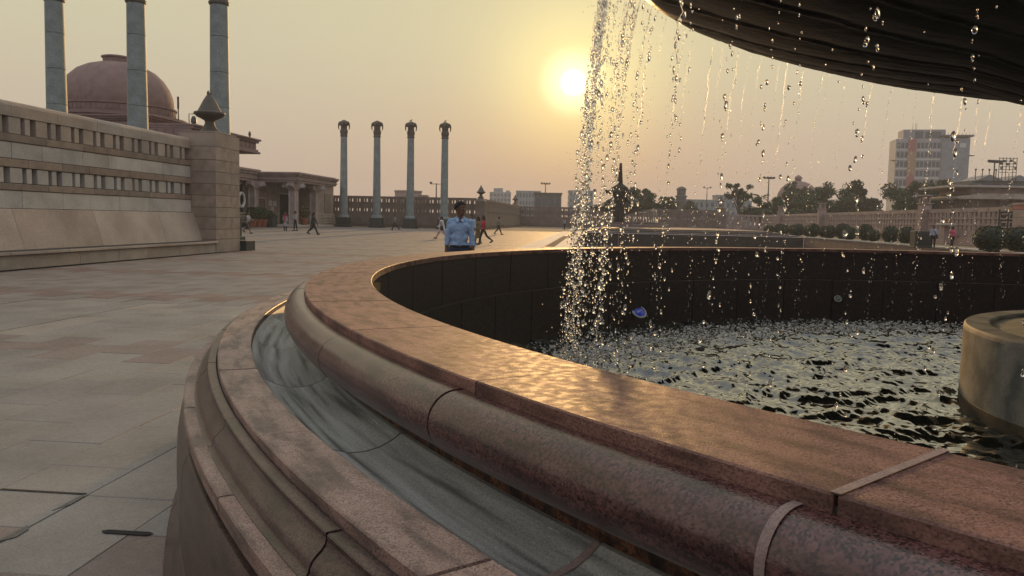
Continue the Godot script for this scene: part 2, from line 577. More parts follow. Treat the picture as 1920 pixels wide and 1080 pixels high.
func paving() -> void:
	var root := empty(self, "plaza_floor")
	structure(root, "pale and pink stone slab paving of the plaza")
	var tones := [Color(1, 1, 1), Color(0.94, 0.95, 0.96), Color(1.05, 1.04, 1.0), Color(0.82, 0.66, 0.64), Color(0.88, 0.73, 0.7), Color(1.16, 1.12, 1.05)]
	var ms := []
	for t in tones:
		ms.append(tone(M.slab, t))
	var sw := 0.4945
	var sl := 0.88
	var rest := newst()
	rest.set_smooth_group(-1)
	var nparts := 0
	var fu := 6.3304
	var fv := 7.2903
	for i in range(-70, 26):
		var u0 := -2.55 + i * sw
		var off := 0.44 if i % 2 else 0.0
		var g0 := 0.002
		var g1 := 0.002
		if i == -9:
			g0 = 0.014
		if i == -10:
			g1 = 0.014
		for j in range(2, 118):
			var v0 := 2.5 + 0.42 + (j - 3) * sl - off
			var uc := u0 + sw / 2
			var vc := v0 + sl / 2
			if vc > 100.0:
				continue
			if Vector2(uc - fu, vc - fv).length() < 8.5:
				continue
			if uc < -13.6 and vc < 28.5:
				continue
			if uc > -1.3 and vc > 34.7:
				continue
			var k := slab_tone(i, j, vc)
			var d := Vector2(uc, vc).length()
			if vc > 34.7 and uc > -1.6:
				continue
			if vc < 12.5 and uc > -9.0 and nparts < 300:
				var dy := (absi(hash(Vector2i(i, j))) % 5) * 0.0006
				var o := mi(root, "paving_slab", boxmesh(Vector3(sw - g0 - g1, 0.06, sl - 0.004), 0.003), ms[k], loc(uc + (g0 - g1) / 2, vc, -0.03 - dy), -TH)
				nparts += 1
			else:
				var cc: Color = tones[k]
				rest.set_color(cc)
				var p := 0.003 + d * 0.0002
				quad(rest, loc(u0 + p, v0 + p, 0), loc(u0 + sw - p, v0 + p, 0), loc(u0 + sw - p, v0 + sl - p, 0), loc(u0 + p, v0 + sl - p, 0), Vector3(0, -100, 0))
	var mr: StandardMaterial3D = M.slab.duplicate()
	mr.vertex_color_use_as_albedo = true
	mr.roughness = 0.8
	mr.metallic_specular = 0.35
	var r := mi(root, "distant_slabs", done(rest), mr)
	r.set_meta("kind", "stuff")
	# bedding below the joints
	var bed := newst()
	bed.set_smooth_group(-1)
	for r2 in [[-40.0, -4.2, 1.5, 35.0], [-4.2, 17.0, 17.6, 35.0], [-40.0, -1.2, 35.0, 100.4], [-4.2, -1.5, 1.5, 4.2]]:
		quad(bed, loc(r2[0], r2[2], -0.014), loc(r2[1], r2[2], -0.014), loc(r2[1], r2[3], -0.014), loc(r2[0], r2[3], -0.014), Vector3(0, -100, 0))
	mi(root, "bedding", done(bed), M.bedding)
	bx(root, "expansion_joint", M.joint, -0.016, 0.016, -0.013, -0.003, -45.0, -3.0, 0.0).transform = Transform3D(Basis(Vector3.UP, -TH), loc(-7.0, 22.0, -0.008))
	# an open joint, a drain slot and two broken corners
	var js := newst()
	sbx(js, -0.235, 0.235, 0.0, 0.0025, -0.011, 0.011)
	mi(root, "open_joint", done(js), M.joint, loc(-2.8, 3.81), -TH)
	var ds := newst()
	prism(ds, PackedVector2Array([Vector2(-0.125, 0.0), Vector2(-0.1, -0.022), Vector2(0.1, -0.022), Vector2(0.125, 0.0), Vector2(0.1, 0.018), Vector2(-0.1, 0.018)]), 0.0, 0.003, Transform3D(Basis(Vector3.RIGHT, -PI / 2), Vector3.ZERO))
	mi(root, "drain_slot", done(ds), M.joint, loc(-2.07, 3.37), -TH)  # black plate on the slabs stands for the shade inside the slot
	for p in [[-2.64, 3.7, 0.03, 0.13], [-2.63, 3.28, 0.04, 0.1]]:
		var cs := newst()
		prism(cs, PackedVector2Array([Vector2(0, -p[3]), Vector2(p[2] * 1.2, -p[3] * 0.3), Vector2(p[2], p[3] * 0.6), Vector2(0.005, p[3])]), 0.0, 0.002, Transform3D(Basis(Vector3.RIGHT, -PI / 2), Vector3.ZERO))
		mi(root, "broken_corner", done(cs), tone(M.slab, Color(0.45, 0.45, 0.45)), loc(p[0] + 0.06, p[1]), -TH)

# ---------------------------------------------------------------- the near fountain
func fountain() -> void:
	var f := thing("fountain", "big round stone fountain basin in front, two stepped rims round dark water, bronze bowl above", "fountain", FC)
	var dg := deg_to_rad(1.0)
	var gap := 0.004
	# profiles run from the inside outwards
	var rim := [[8.047, 1.0, -1], [8.047, 1.046, 2], [8.051, 1.05, -1], [8.446, 1.05, 2], [8.45, 1.046, -1], [8.45, 1.0, -1]]
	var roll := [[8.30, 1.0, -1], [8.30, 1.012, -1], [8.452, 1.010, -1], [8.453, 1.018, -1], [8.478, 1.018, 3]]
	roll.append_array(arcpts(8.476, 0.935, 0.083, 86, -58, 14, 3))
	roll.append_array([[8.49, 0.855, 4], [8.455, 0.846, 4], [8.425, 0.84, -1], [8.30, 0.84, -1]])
	var ris := [[8.30, 0.74, -1], [8.30, 0.838, -1], [8.424, 0.838, 11], [8.412, 0.825, 11], [8.406, 0.8, 11], [8.405, 0.77, 11], [8.402, 0.74, -1]]
	var gut := [[8.33, 0.66, -1], [8.33, 0.772, -1], [8.42, 0.772, 5], [8.45, 0.752, 5], [8.49, 0.735, 5], [8.54, 0.726, 5], [8.59, 0.728, 5], [8.635, 0.742, 5], [8.68, 0.762, 5], [8.715, 0.795, -1], [8.735, 0.795, -1], [8.735, 0.66, -1]]
	var cop := [[8.722, 0.79, -1], [8.722, 0.82, 6], [8.726, 0.824, -1], [8.871, 0.824, 6], [8.875, 0.82, -1], [8.875, 0.79, -1]]
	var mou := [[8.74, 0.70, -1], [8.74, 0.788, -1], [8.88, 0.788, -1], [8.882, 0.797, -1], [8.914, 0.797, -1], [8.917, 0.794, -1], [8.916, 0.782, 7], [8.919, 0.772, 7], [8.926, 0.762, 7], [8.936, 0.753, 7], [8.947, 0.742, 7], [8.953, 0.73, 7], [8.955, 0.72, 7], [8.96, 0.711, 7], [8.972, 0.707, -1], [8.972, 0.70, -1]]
	var led := [[8.78, 0.66, -1], [8.78, 0.706, -1], [9.009, 0.706, 8], [9.013, 0.702, -1], [9.013, 0.66, -1]]
	var bas := [[8.9, 0.0, -1], [8.9, 0.652, -1], [8.998, 0.652, -1], [9.0, 0.634, -1], [9.016, 0.632, 9], [9.03, 0.6, 9], [9.038, 0.55, 9], [9.042, 0.45, 9], [9.041, 0.33, 9], [9.034, 0.23, 9], [9.026, 0.2, -1], [9.032, 0.19, 10], [9.045, 0.15, 10], [9.07, 0.09, 10], [9.095, 0.05, 10], [9.1, 0.0, -1]]
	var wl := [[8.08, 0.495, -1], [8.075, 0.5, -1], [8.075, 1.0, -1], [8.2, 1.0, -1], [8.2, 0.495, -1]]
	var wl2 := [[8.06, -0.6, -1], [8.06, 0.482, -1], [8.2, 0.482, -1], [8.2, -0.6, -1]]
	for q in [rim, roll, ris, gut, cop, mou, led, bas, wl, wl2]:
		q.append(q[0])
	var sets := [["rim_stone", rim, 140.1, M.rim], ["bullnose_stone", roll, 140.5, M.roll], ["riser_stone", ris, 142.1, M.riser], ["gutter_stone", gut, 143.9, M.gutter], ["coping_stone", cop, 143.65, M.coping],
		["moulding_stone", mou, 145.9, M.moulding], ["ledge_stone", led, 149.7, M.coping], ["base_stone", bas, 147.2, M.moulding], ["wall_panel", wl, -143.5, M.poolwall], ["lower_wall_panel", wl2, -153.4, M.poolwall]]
	for q in sets:
		var r: float = q[1][2][0]
		var ga := (0.006 if q[0].ends_with("panel") else gap) / r
		var seg := 10 if q[0] != "base_stone" else 6
		var mesh := lathemesh(q[1], seg, ga, TAU_S - ga, true, true)
		var tones := [q[3], tone(q[3], Color(0.9, 0.88, 0.88)), tone(q[3], Color(1.08, 1.05, 1.03)), tone(q[3], Color(0.97, 0.95, 0.96))]
		for k in 4:
			tones[k].uv2_offset = Vector3(0.37 * k, 0.23 * k, 0)
		for k in 52:
			var a0 := deg_to_rad(float(q[2])) + k * TAU_S
			var jig := (absi(hash(Vector2i(k, int(q[2] * 10)))) % 7) * 0.0004
			mi(f, q[0], mesh, tones[absi(hash(Vector2i(k * 3, int(q[2])))) % 4], Vector3(0, -jig, 0), -a0)
	# mortar behind the stones
	mi(f, "pool_mortar", lathemesh([[8.083, -0.6, -1], [8.083, 0.995, -1]], 208), M.poolmortar)
	var core := [[8.09, -0.6, -1], [8.09, 0.995, -1], [8.053, 0.995, -1], [8.053, 1.028, -1], [8.443, 1.028, -1], [8.447, 1.004, -1], [8.476, 1.012, 3]]
	core.append_array(arcpts(8.474, 0.935, 0.078, 86, -58, 10, 3))
	core.append_array([[8.42, 0.848, 3], [8.40, 0.84, 3], [8.398, 0.77, -1], [8.45, 0.747, 5], [8.49, 0.730, 5], [8.54, 0.721, 5], [8.59, 0.723, 5], [8.635, 0.737, 5], [8.685, 0.757, 5], [8.725, 0.80, -1], [8.728, 0.818, -1], [8.868, 0.818, -1], [8.87, 0.79, -1], [8.911, 0.792, -1], [8.911, 0.782, 7], [8.914, 0.768, 7], [8.922, 0.757, 7], [8.942, 0.738, 7], [8.949, 0.72, 7], [8.955, 0.70, -1], [9.006, 0.70, -1], [9.006, 0.665, -1], [8.99, 0.65, -1], [8.994, 0.63, -1], [9.01, 0.628, 9], [9.03, 0.55, 9], [9.035, 0.45, 9], [9.034, 0.33, 9], [9.02, 0.2, -1], [9.04, 0.15, 10], [9.088, 0.05, 10], [9.09, 0.0, -1]])
	mi(f, "mortar_bed", lathemesh(core, 208), M.jointmortar)
	# wide pale sealant over two of the joints
	for p in [[140.1, 0.0011], [140.5, 0.0011]]:
		var sp := [[8.043, 1.04, -1], [8.046, 1.052, -1], [8.452, 1.052, -1]] if p[0] < 140.3 else [[8.455, 1.012, -1], [8.456, 1.0205, -1], [8.478, 1.0205, 3]] + arcpts(8.476, 0.935, 0.0855, 86, -58, 14, 3)
		var back := []
		for k in range(sp.size() - 1, -1, -1):
			back.append([sp[k][0] - 0.004, sp[k][1] - 0.004, -1])
		mi(f, "joint_sealant", lathemesh(sp + back + [sp[0]], 1, -p[1], p[1], true), M.sealant, Vector3.ZERO, -deg_to_rad(p[0]))
	var gs := []
	for k in range(2, 11):
		gs.append([gut[k][0], gut[k][1] + 0.002, 5])
	var gb := []
	for k in range(gs.size() - 1, -1, -1):
		gb.append([gs[k][0], gs[k][1] - 0.004, -1])
	mi(f, "joint_sealant", lathemesh(gs + gb + [gs[0]], 1, -0.0013, 0.0013, true), M.sealant, Vector3.ZERO, -deg_to_rad(143.9))
	# a broken white line of lime along the foot of the channel
	var lm := newst()
	lm.set_smooth_group(-1)
	var ln := FastNoiseLite.new()
	ln.seed = 12
	ln.frequency = 0.6
	for k in 900:
		var a := deg_to_rad(120.0 + 80.0 * k / 900.0)
		var a2 := deg_to_rad(120.0 + 80.0 * (k + 1) / 900.0)
		var wd := 0.0045 * ln.get_noise_1d(k * 0.12) + 0.0015 * ln.get_noise_1d(k * 1.7) - 0.0004
		if wd < 0.0004:
			continue
		var rr := 8.437 + 0.004 * ln.get_noise_1d(k * 0.05 + 50.0)
		var yy := 0.7635 - (rr - 8.437) * 0.66
		quad(lm, Vector3(rr * cos(a), yy, rr * sin(a)), Vector3(rr * cos(a2), yy, rr * sin(a2)), Vector3((rr + wd) * cos(a2), yy - wd * 0.66, (rr + wd) * sin(a2)), Vector3((rr + wd) * cos(a), yy - wd * 0.66, (rr + wd) * sin(a)), Vector3(0, -9, 0))
	mi(f, "lime_line", done(lm), M.white)
	# pool floor and the round plinth
	var fl := newst()
	lathe(fl, [[0.0, -0.58, 1], [8.1, -0.58, 1]], 64)
	mi(f, "pool_floor", done(fl), M.poolwall)
	var ped := [[2.8, -0.58, 1], [2.8, 0.5, 2], [2.795, 0.525, 2], [2.79, 0.54, 2], [2.78, 0.55, -1], [2.58, 0.55, 3], [2.565, 0.545, 3], [2.56, 0.53, -1], [2.56, 0.44, -1]]
	mi(f, "plinth", lathemesh(ped, 128), M.pedestal)
	mi(f, "waterline_stain", lathemesh([[2.803, -0.5, -1], [2.803, -0.14, -1], [2.798, -0.13, -1]], 128), tone(M.pedestal, Color(0.35, 0.26, 0.18)))
	# uneven pale grit that fills the plinth
	var gr := newst()
	gr.set_smooth_group(1)
	var nz := FastNoiseLite.new()
	nz.seed = 5
	nz.frequency = 1.1
	nz.fractal_octaves = 4
	var hf := func(rr: float, a: float) -> Vector3:
		var x := rr * cos(a)
		var z := rr * sin(a)
		return Vector3(x, 0.535 + 0.025 * nz.get_noise_2d(x * 2, z * 2) - 0.03 * smoothstep(2.3, 2.57, rr), z)
	for i in 14:
		for k in 90:
			var r0 := 0.9 + (2.565 - 0.9) * i / 14.0
			var r1 := 0.9 + (2.565 - 0.9) * (i + 1) / 14.0
			quad(gr, hf.call(r0, TAU * k / 90.0), hf.call(r0, TAU * (k + 1) / 90.0), hf.call(r1, TAU * (k + 1) / 90.0), hf.call(r1, TAU * k / 90.0), Vector3(0, -50, 0))
	mi(f, "grit_fill", done(gr), M.sand)
	tower(f, true)
	# two round lamps set in the pool wall
	lamp_lens("pool_lamp", "round blue lamp lens on the dark pool wall behind the falling water", 1195, M.blue, Vector3(2.16, -0.0, -12.9), 0.13)
	lamp_lens("pool_lamp", "small greenish lamp lens on the dark pool wall towards the right", 1575, M.green, Vector3(6.0, 0.14, -14.45), 0.065)

func lamp_lens(called: String, label: String, _x: int, m: Material, at: Vector3, r: float) -> void:
	var d := (at - Vector3(FC.x, at.y, FC.z)).normalized()
	var p := Vector3(FC.x, at.y, FC.z) + d * 8.03
	var o := thing(called, label, "lamp", p, 0.0, "lamps in the pool wall")
	o.basis = Basis(Vector3(0, 0, 1), 0.35) * Basis.looking_at(d, Vector3.UP) * Basis(Vector3.RIGHT, -0.62)
	var s := newst()
	lathe(s, [[0.0, 0.0, -1], [r, 0.0, 1], [r * 1.02, 0.01, 1], [r * 0.95, 0.022, 1], [r * 0.82, 0.02, -1]], 24)
	var ring := mi(o, "ring", done(s), M.white)
	ring.rotation.x = PI / 2
	var s2 := newst()
	lathe(s2, [[r * 0.83, 0.012, 1], [r * 0.5, 0.024, 1], [0.0, 0.028, 1]], 24)
	var l := mi(o, "lens", done(s2), m)
	l.rotation.x = PI / 2
	var s3 := newst()
	for k in 5:
		sbx(s3, -r * 0.4 + k * r * 0.2 - r * 0.05, -r * 0.4 + k * r * 0.2 + r * 0.05, 0.024, 0.03, -r * 0.12, r * 0.12)
	var b := mi(o, "lens_rib", done(s3), M.white)
	b.rotation.x = PI / 2

# stem, bowl, bracket tiers and spire; shared by both fountains
func tower(f: Node3D, near: bool) -> void:
	var n := 192 if near else 48
	if near:
		# the bowl's underside: overlapping petals in rings
		var s := newst()
		s.set_smooth_group(1)
		var base := [[1.2, 2.35], [2.0, 2.55], [2.5, 2.78], [3.0, 2.96], [3.5, 3.06], [4.0, 3.185], [4.5, 3.325], [5.0, 3.49], [5.5, 3.68], [6.0, 3.87], [6.12, 3.95]]
		var prof := func(r: float) -> float:
			for i in base.size() - 1:
				if r <= base[i + 1][0]:
					return lerpf(base[i][1], base[i + 1][1], (r - base[i][0]) / (base[i + 1][0] - base[i][0]))
			return base[-1][1]
		var nz := FastNoiseLite.new()
		nz.seed = 31
		nz.frequency = 0.7
		var rings := 90
		var grid := []
		for i in rings + 1:
			var row := PackedVector3Array()
			var r := lerpf(1.2, 6.12, float(i) / rings)
			for k in n * 4:
				var a := TAU * k / (n * 4)
				# thirty two long petals, a thin raised seam between each two
				var wob := 0.13 * nz.get_noise_2d(r * 0.8 + 4.0 * cos(a), 4.0 * sin(a)) + 0.03 * nz.get_noise_2d(r * 4.0, 8.0 * sin(a))
				var ph := a * 32.0 / TAU + wob + 0.35 * (1.0 - r / 6.2) + 0.2
				var saw := ph - floorf(ph)
				var w := minf(saw, 1.0 - saw)
				var belly := sqrt(maxf(0.0, 1.0 - pow(2.0 * saw - 1.0, 2.0)))
				var big := r / 6.2
				var dy := -0.10 * big * belly - 0.075 * big * exp(-pow(w / 0.055, 2.0)) + 0.07 * big
				dy += 0.006 * nz.get_noise_2d(r * 5.0, a * 30.0)
				row.append(Vector3(r * cos(a), float(prof.call(r)) + dy * smoothstep(6.12, 5.7, r), r * sin(a)))
			grid.append(row)
		for i in rings:
			for k in n * 4:
				var l := (k + 1) % (n * 4)
				quad(s, grid[i][k], grid[i][l], grid[i + 1][l], grid[i + 1][k], grid[i][k] + Vector3(0, 5, 0))
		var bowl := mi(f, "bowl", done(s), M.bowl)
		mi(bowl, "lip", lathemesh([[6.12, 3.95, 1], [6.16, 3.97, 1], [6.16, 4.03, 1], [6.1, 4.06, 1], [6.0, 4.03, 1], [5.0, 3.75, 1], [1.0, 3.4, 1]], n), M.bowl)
	else:
		mi(f, "bowl", lathemesh([[1.2, 2.35, 1], [2.5, 2.75, 1], [4.0, 3.1, 1], [5.5, 3.45, 1], [6.4, 3.62, 1], [6.4, 3.75, -1], [5.0, 3.5, 1], [1.0, 3.3, 1]], n), M.bowl)
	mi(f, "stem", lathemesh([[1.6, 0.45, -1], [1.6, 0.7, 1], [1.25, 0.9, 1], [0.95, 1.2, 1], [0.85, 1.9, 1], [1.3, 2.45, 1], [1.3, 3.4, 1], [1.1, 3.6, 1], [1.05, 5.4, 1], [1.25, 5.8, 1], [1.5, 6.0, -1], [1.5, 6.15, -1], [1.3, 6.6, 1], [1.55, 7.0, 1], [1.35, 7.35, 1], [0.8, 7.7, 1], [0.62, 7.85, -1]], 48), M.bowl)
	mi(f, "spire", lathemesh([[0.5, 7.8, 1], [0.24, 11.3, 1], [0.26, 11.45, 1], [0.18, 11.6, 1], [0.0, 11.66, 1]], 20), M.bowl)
	var tr := newst()
	var pts := []
	var rad := []
	for q in [[0.8, 6.5, 0.6], [1.5, 6.5, 0.5], [2.0, 6.4, 0.4], [2.4, 6.35, 0.32], [2.65, 6.5, 0.26], [2.7, 6.8, 0.18]]:
		pts.append(Vector3(q[0], q[1], 0))
		rad.append(q[2])
	tube(tr, pts, rad, 8)
	var t2 := newst()
	pts = []
	rad = []
	for q in [[0.8, 5.1, 0.45], [1.4, 5.1, 0.4], [1.75, 4.8, 0.28], [1.95, 4.6, 0.22], [2.2, 4.75, 0.17]]:
		pts.append(Vector3(q[0], q[1], 0))
		rad.append(q[2])
	tube(t2, pts, rad, 8)
	var m1 := done(tr)
	var m2 := done(t2)
	for k in 8:
		mi(f, "upper_bracket", m1, M.bowl, Vector3.ZERO, k * TAU / 8 + 0.2)
		mi(f, "lower_bracket", m2, M.bowl, Vector3.ZERO, k * TAU / 8 + 0.2)

func water_surface() -> void:
	var n1 := FastNoiseLite.new()
	n1.seed = 71
	n1.frequency = 0.55
	n1.fractal_octaves = 3
	n1.domain_warp_enabled = true
	n1.domain_warp_amplitude = 0.8
	n1.domain_warp_frequency = 0.6
	var n2 := FastNoiseLite.new()
	n2.seed = 72
	n2.frequency = 2.2
	n2.fractal_octaves = 3
	n2.domain_warp_enabled = true
	n2.domain_warp_amplitude = 0.3
	n2.domain_warp_frequency = 1.5
	var n3 := FastNoiseLite.new()
	n3.seed = 73
	n3.frequency = 9.0
	n3.fractal_octaves = 2
	var c := 0.035
	var x0 := -8.12
	var n := int(2 * 8.12 / c)
	var hs := PackedFloat32Array()
	hs.resize((n + 1) * (n + 1))
	hs.fill(-9.0)
	for j in n + 1:
		for i in n + 1:
			var x := x0 + i * c
			var z := x0 + j * c
			var r := sqrt(x * x + z * z)
			if r > 8.1 or r < 2.72 or x > 7.2:
				continue
			# choppy waves run out from the centre; splashes where the streams land
			var land := exp(-pow((r - 6.95) / 0.55, 2.0))
			var a := 1.0 - absf(n1.get_noise_2d(x * 1.6, z * 1.6)) * 2.2
			var b := 1.0 - absf(n2.get_noise_2d(x, z)) * 2.0
			var h := 0.062 * a * absf(a) + 0.024 * b + 0.004 * n3.get_noise_2d(x, z) + land * (0.03 * n3.get_noise_2d(x * 1.3, z * 1.3) + 0.03 * absf(n2.get_noise_2d(x * 3, z * 3)))
			hs[j * (n + 1) + i] = h
	var vs := PackedVector3Array()
	var ns := PackedVector3Array()
	var idx := PackedInt32Array()
	var id := PackedInt32Array()
	id.resize((n + 1) * (n + 1))
	id.fill(-1)
	for j in n + 1:
		for i in n + 1:
			var k := j * (n + 1) + i
			if hs[k] < -5.0:
				continue
			id[k] = vs.size()
			vs.append(Vector3(x0 + i * c, hs[k], x0 + j * c))
			var hx := (hs[k + 1] if i < n and hs[k + 1] > -5.0 else hs[k]) - (hs[k - 1] if i > 0 and hs[k - 1] > -5.0 else hs[k])
			var hz := (hs[k + n + 1] if j < n and hs[k + n + 1] > -5.0 else hs[k]) - (hs[k - n - 1] if j > 0 and hs[k - n - 1] > -5.0 else hs[k])
			ns.append(Vector3(-hx, 2 * c, -hz).normalized())
	for j in n:
		for i in n:
			var k := j * (n + 1) + i
			if id[k] < 0 or id[k + 1] < 0 or id[k + n + 1] < 0 or id[k + n + 2] < 0:
				continue
			idx.append_array([id[k], id[k + 1], id[k + n + 2], id[k], id[k + n + 2], id[k + n + 1]])
	var arr := []
	arr.resize(Mesh.ARRAY_MAX)
	arr[Mesh.ARRAY_VERTEX] = vs
	arr[Mesh.ARRAY_NORMAL] = ns
	arr[Mesh.ARRAY_INDEX] = idx
	var m := ArrayMesh.new()
	m.add_surface_from_arrays(Mesh.PRIMITIVE_TRIANGLES, arr)
	var o := mi(self, "water", m, M.water, FC + Vector3(0, -0.28, 0))
	structure(o, "dark choppy water in the fountain basin")

# ---------------------------------------------------------------- walls with pierced courses
# local x runs along the wall, +z is its face, y up. rows: [y0, y1, kind, material, face z, stone length]
func pierced_wall(o: Node3D, length: float, thick: float, rows: Array, single: bool, seed_: int) -> void:
	var r := RandomNumberGenerator.new()
	r.seed = seed_
	for row in rows:
		var y0: float = row[0]
		var y1: float = row[1]
		var z1: float = row[4]
		var z0 := -thick
		var base: StandardMaterial3D = row[3]
		var tones := [base, tone(base, Color(0.9, 0.9, 0.91)), tone(base, Color(1.1, 1.08, 1.05)), tone(base, Color(0.97, 0.92, 0.88))]
		var joined := newst()
		var x := 0.0
		if row[2] == "slit":
			# wide block, slit, narrow block, slit
			while x < length:
				for p in [[0.46, 0.13], [0.21, 0.2]]:
					if x + p[0] < length:
						if single:
							bx(o, "block", tones[r.randi() % 4], x + r.randf() * 0.02, x + p[0] - r.randf() * 0.02, y0 + 0.008, y1 - 0.008, z0, z1 - r.randf() * 0.008, 0.008)
						else:
							sbx(joined, x, x + p[0], y0, y1, z0, z1)
					x += p[0] + p[1]
		elif row[2] == "niche":
			while x < length:
				if x + 0.56 < length:
					sbx(joined, x, x + 0.56, y0, y1, z0, z1)
				x += 0.56 + 0.3
		else:
			while x < length - 0.01:
				var l: float = minf(row[5] * r.randf_range(0.7, 1.3), length - x)
				if length - x - l < 0.35:
					l = length - x
				var g := 0.005 if single else 0.012
				if single:
					var called: String = row[6] if row.size() > 6 else "stone"
					if row[2] == "round":
						var s := newst()
						var poly := PackedVector2Array()
						for q in [[z0 - 0.02, y0], [z1, y0], [z1, y1 - 0.12], [z1 - 0.03, y1 - 0.05], [z1 - 0.09, y1 - 0.01], [z1 - 0.2, y1], [z0 + 0.15, y1], [z0 + 0.03, y1 - 0.06], [z0 - 0.02, y1 - 0.15]]:
							poly.append(Vector2(q[0], q[1]))
						prism(s, poly, 0, l - 2 * g, Transform3D(Basis(Vector3(0, 0, 1), Vector3(0, 1, 0), Vector3(1, 0, 0)), Vector3.ZERO))
						mi(o, called, done(s), tones[r.randi() % 4], Vector3(x + g, 0, 0))
					elif row[2] == "slope":
						var s2 := newst()
						var top: float = row[7]
						prism(s2, PackedVector2Array([Vector2(-0.3, y0), Vector2(z1, y0), Vector2(top, y1 - 0.02), Vector2(top - 0.03, y1 - 0.004), Vector2(-0.3, y1 - 0.004)]), 0, l - 2 * g, Transform3D(Basis(Vector3(0, 0, 1), Vector3(0, 1, 0), Vector3(1, 0, 0)), Vector3.ZERO))
						mi(o, called, done(s2), tones[r.randi() % 4], Vector3(x + g, 0, 0))
					else:
						bx(o, called, tones[r.randi() % 4], x + g, x + l - g, y0 + 0.007, y1 - 0.007, z0, z1 - r.randf() * 0.008, 0.01)
				else:
					sbx(joined, x + g, x + l - g, y0 + 0.004, y1, z0, z1 - r.randf() * 0.008)
				x += l
			if not single:
				sbx(joined, 0, length, y0 + 0.002, y1 - 0.01, z0 + 0.03, z1 - 0.03)
			elif row[2] == "plain":
				bx(o, "core", M.mortar, 0, length, y0 - 0.001, y1 - 0.002, z0 + 0.06, z1 - 0.035, 0.0)
		if not single or row[2] == "niche":
			var c := mi(o, "course", done(joined), base)
			c.set_meta("kind", "stuff")

func urn(parent: Node, m: Material, at: Vector3, k := 1.0, called := "urn") -> void:
	var prof := [[0.42, 0.0, -1], [0.42, 0.05, -1], [0.36, 0.08, 1], [0.24, 0.22, 1], [0.17, 0.4, 1], [0.19, 0.48, 1], [0.3, 0.54, 1], [0.48, 0.63, 1], [0.585, 0.74, 1], [0.57, 0.79, 1], [0.44, 0.83, 2], [0.36, 0.98, 2], [0.24, 1.22, 2], [0.13, 1.4, 2], [0.05, 1.5, 2], [0.0, 1.54, 2]]
	var p2 := []
	for q in prof:
		p2.append([q[0] * k, q[1] * k, q[2]])
	var u := mi(parent, called, lathemesh(p2, 28), m, at)
	var s := newst()
	for a in 5:
		var b := TAU * a / 5 + 0.3
		tube(s, [Vector3(0.06 * cos(b), 1.4, 0.06 * sin(b)) * k, Vector3(0.075 * cos(b), 1.54, 0.075 * sin(b)) * k, Vector3(0.05 * cos(b), 1.62, 0.05 * sin(b)) * k], [0.03 * k, 0.022 * k, 0.005 * k], 5)
	mi(u, "flame_tip", done(s), m)

func left_wall() -> void:
	var v0 := 13.0
	var o := thing("boundary_wall", "near sandstone boundary wall of pierced block courses above a sloping base and ledge, left of the fountain", "wall", loc(-14.6, v0), PI / 2 - TH)
	var L := 28.2 - v0
	var rows := [
		[0.0, 0.35, "plain", M.sandstone, 0.93, 1.6, "base_stone"],
		[0.35, 0.44, "plain", M.dadostone, 1.03, 2.2, "ledge_stone"],
		[0.44, 1.46, "slope", M.dadostone, 0.42, 3.3, "sloping_stone", 0.1],
		[1.46, 1.92, "plain", M.palestone, 0.0, 1.5],
		[1.92, 2.1, "plain", M.brownstone, 0.03, 1.6, "string_stone"],
		[2.1, 2.5, "slit", M.palestone, 0.0, 0.0],
		[2.5, 2.72, "plain", M.brownstone, 0.03, 1.7, "string_stone"],
		[2.72, 3.14, "plain", M.palestone, 0.0, 1.5],
		[3.14, 3.34, "plain", M.brownstone, 0.03, 1.8, "string_stone"],
		[3.34, 3.78, "slit", M.sandstone, 0.0, 0.0],
		[3.78, 4.17, "round", M.sandstone, 0.02, 1.5, "coping_stone"]]
	pierced_wall(o, L, 0.55, rows, true, 4)
	var p := thing("gate_pier", "tall sandstone pier crowned by a pointed stone urn at the end of the near wall", "pier", loc(-14.35, 29.2), -TH)
	var y := 0.0
	var i := 0
	var r := RandomNumberGenerator.new()
	r.seed = 9
	while y < 4.2:
		var h := minf(r.randf_range(0.36, 0.5), 4.36 - y)
		if 4.36 - y - h < 0.2:
			h = 4.36 - y
		var m := tone(M.brownstone, Color(1.2, 1.2, 1.2) * r.randf_range(0.92, 1.1)) if i % 3 else tone(M.sandstone, Color(0.85, 0.8, 0.75))
		if i % 2:
			bx(p, "stone", m, -0.7, 0.7, y + 0.006, y + h - 0.006, 0.202, 1.0, 0.008)
			bx(p, "stone", m, -0.7, 0.7, y + 0.006, y + h - 0.006, -1.0, 0.196, 0.008)
		else:
			bx(p, "stone", m, -0.7, 0.7, y + 0.006, y + h - 0.006, -0.296, 1.0, 0.008)
			bx(p, "stone", m, -0.7, 0.7, y + 0.006, y + h - 0.006, -1.0, -0.302, 0.008)
		y += h
		i += 1
	bx(p, "core", M.mortar, -0.68, 0.68, 0.0, 4.35, -0.98, 0.98, 0.0)
	bx(p, "cap", M.brownstone, -0.64, 0.64, 4.36, 4.43, -0.9, 0.9, 0.02)
	urn(p, M.capital, Vector3(0, 4.43, 0), 0.98)
	bx(p, "plinth", M.darkstone, 0.1, 0.95, 0.0, 0.4, -1.85, -1.02, 0.02)

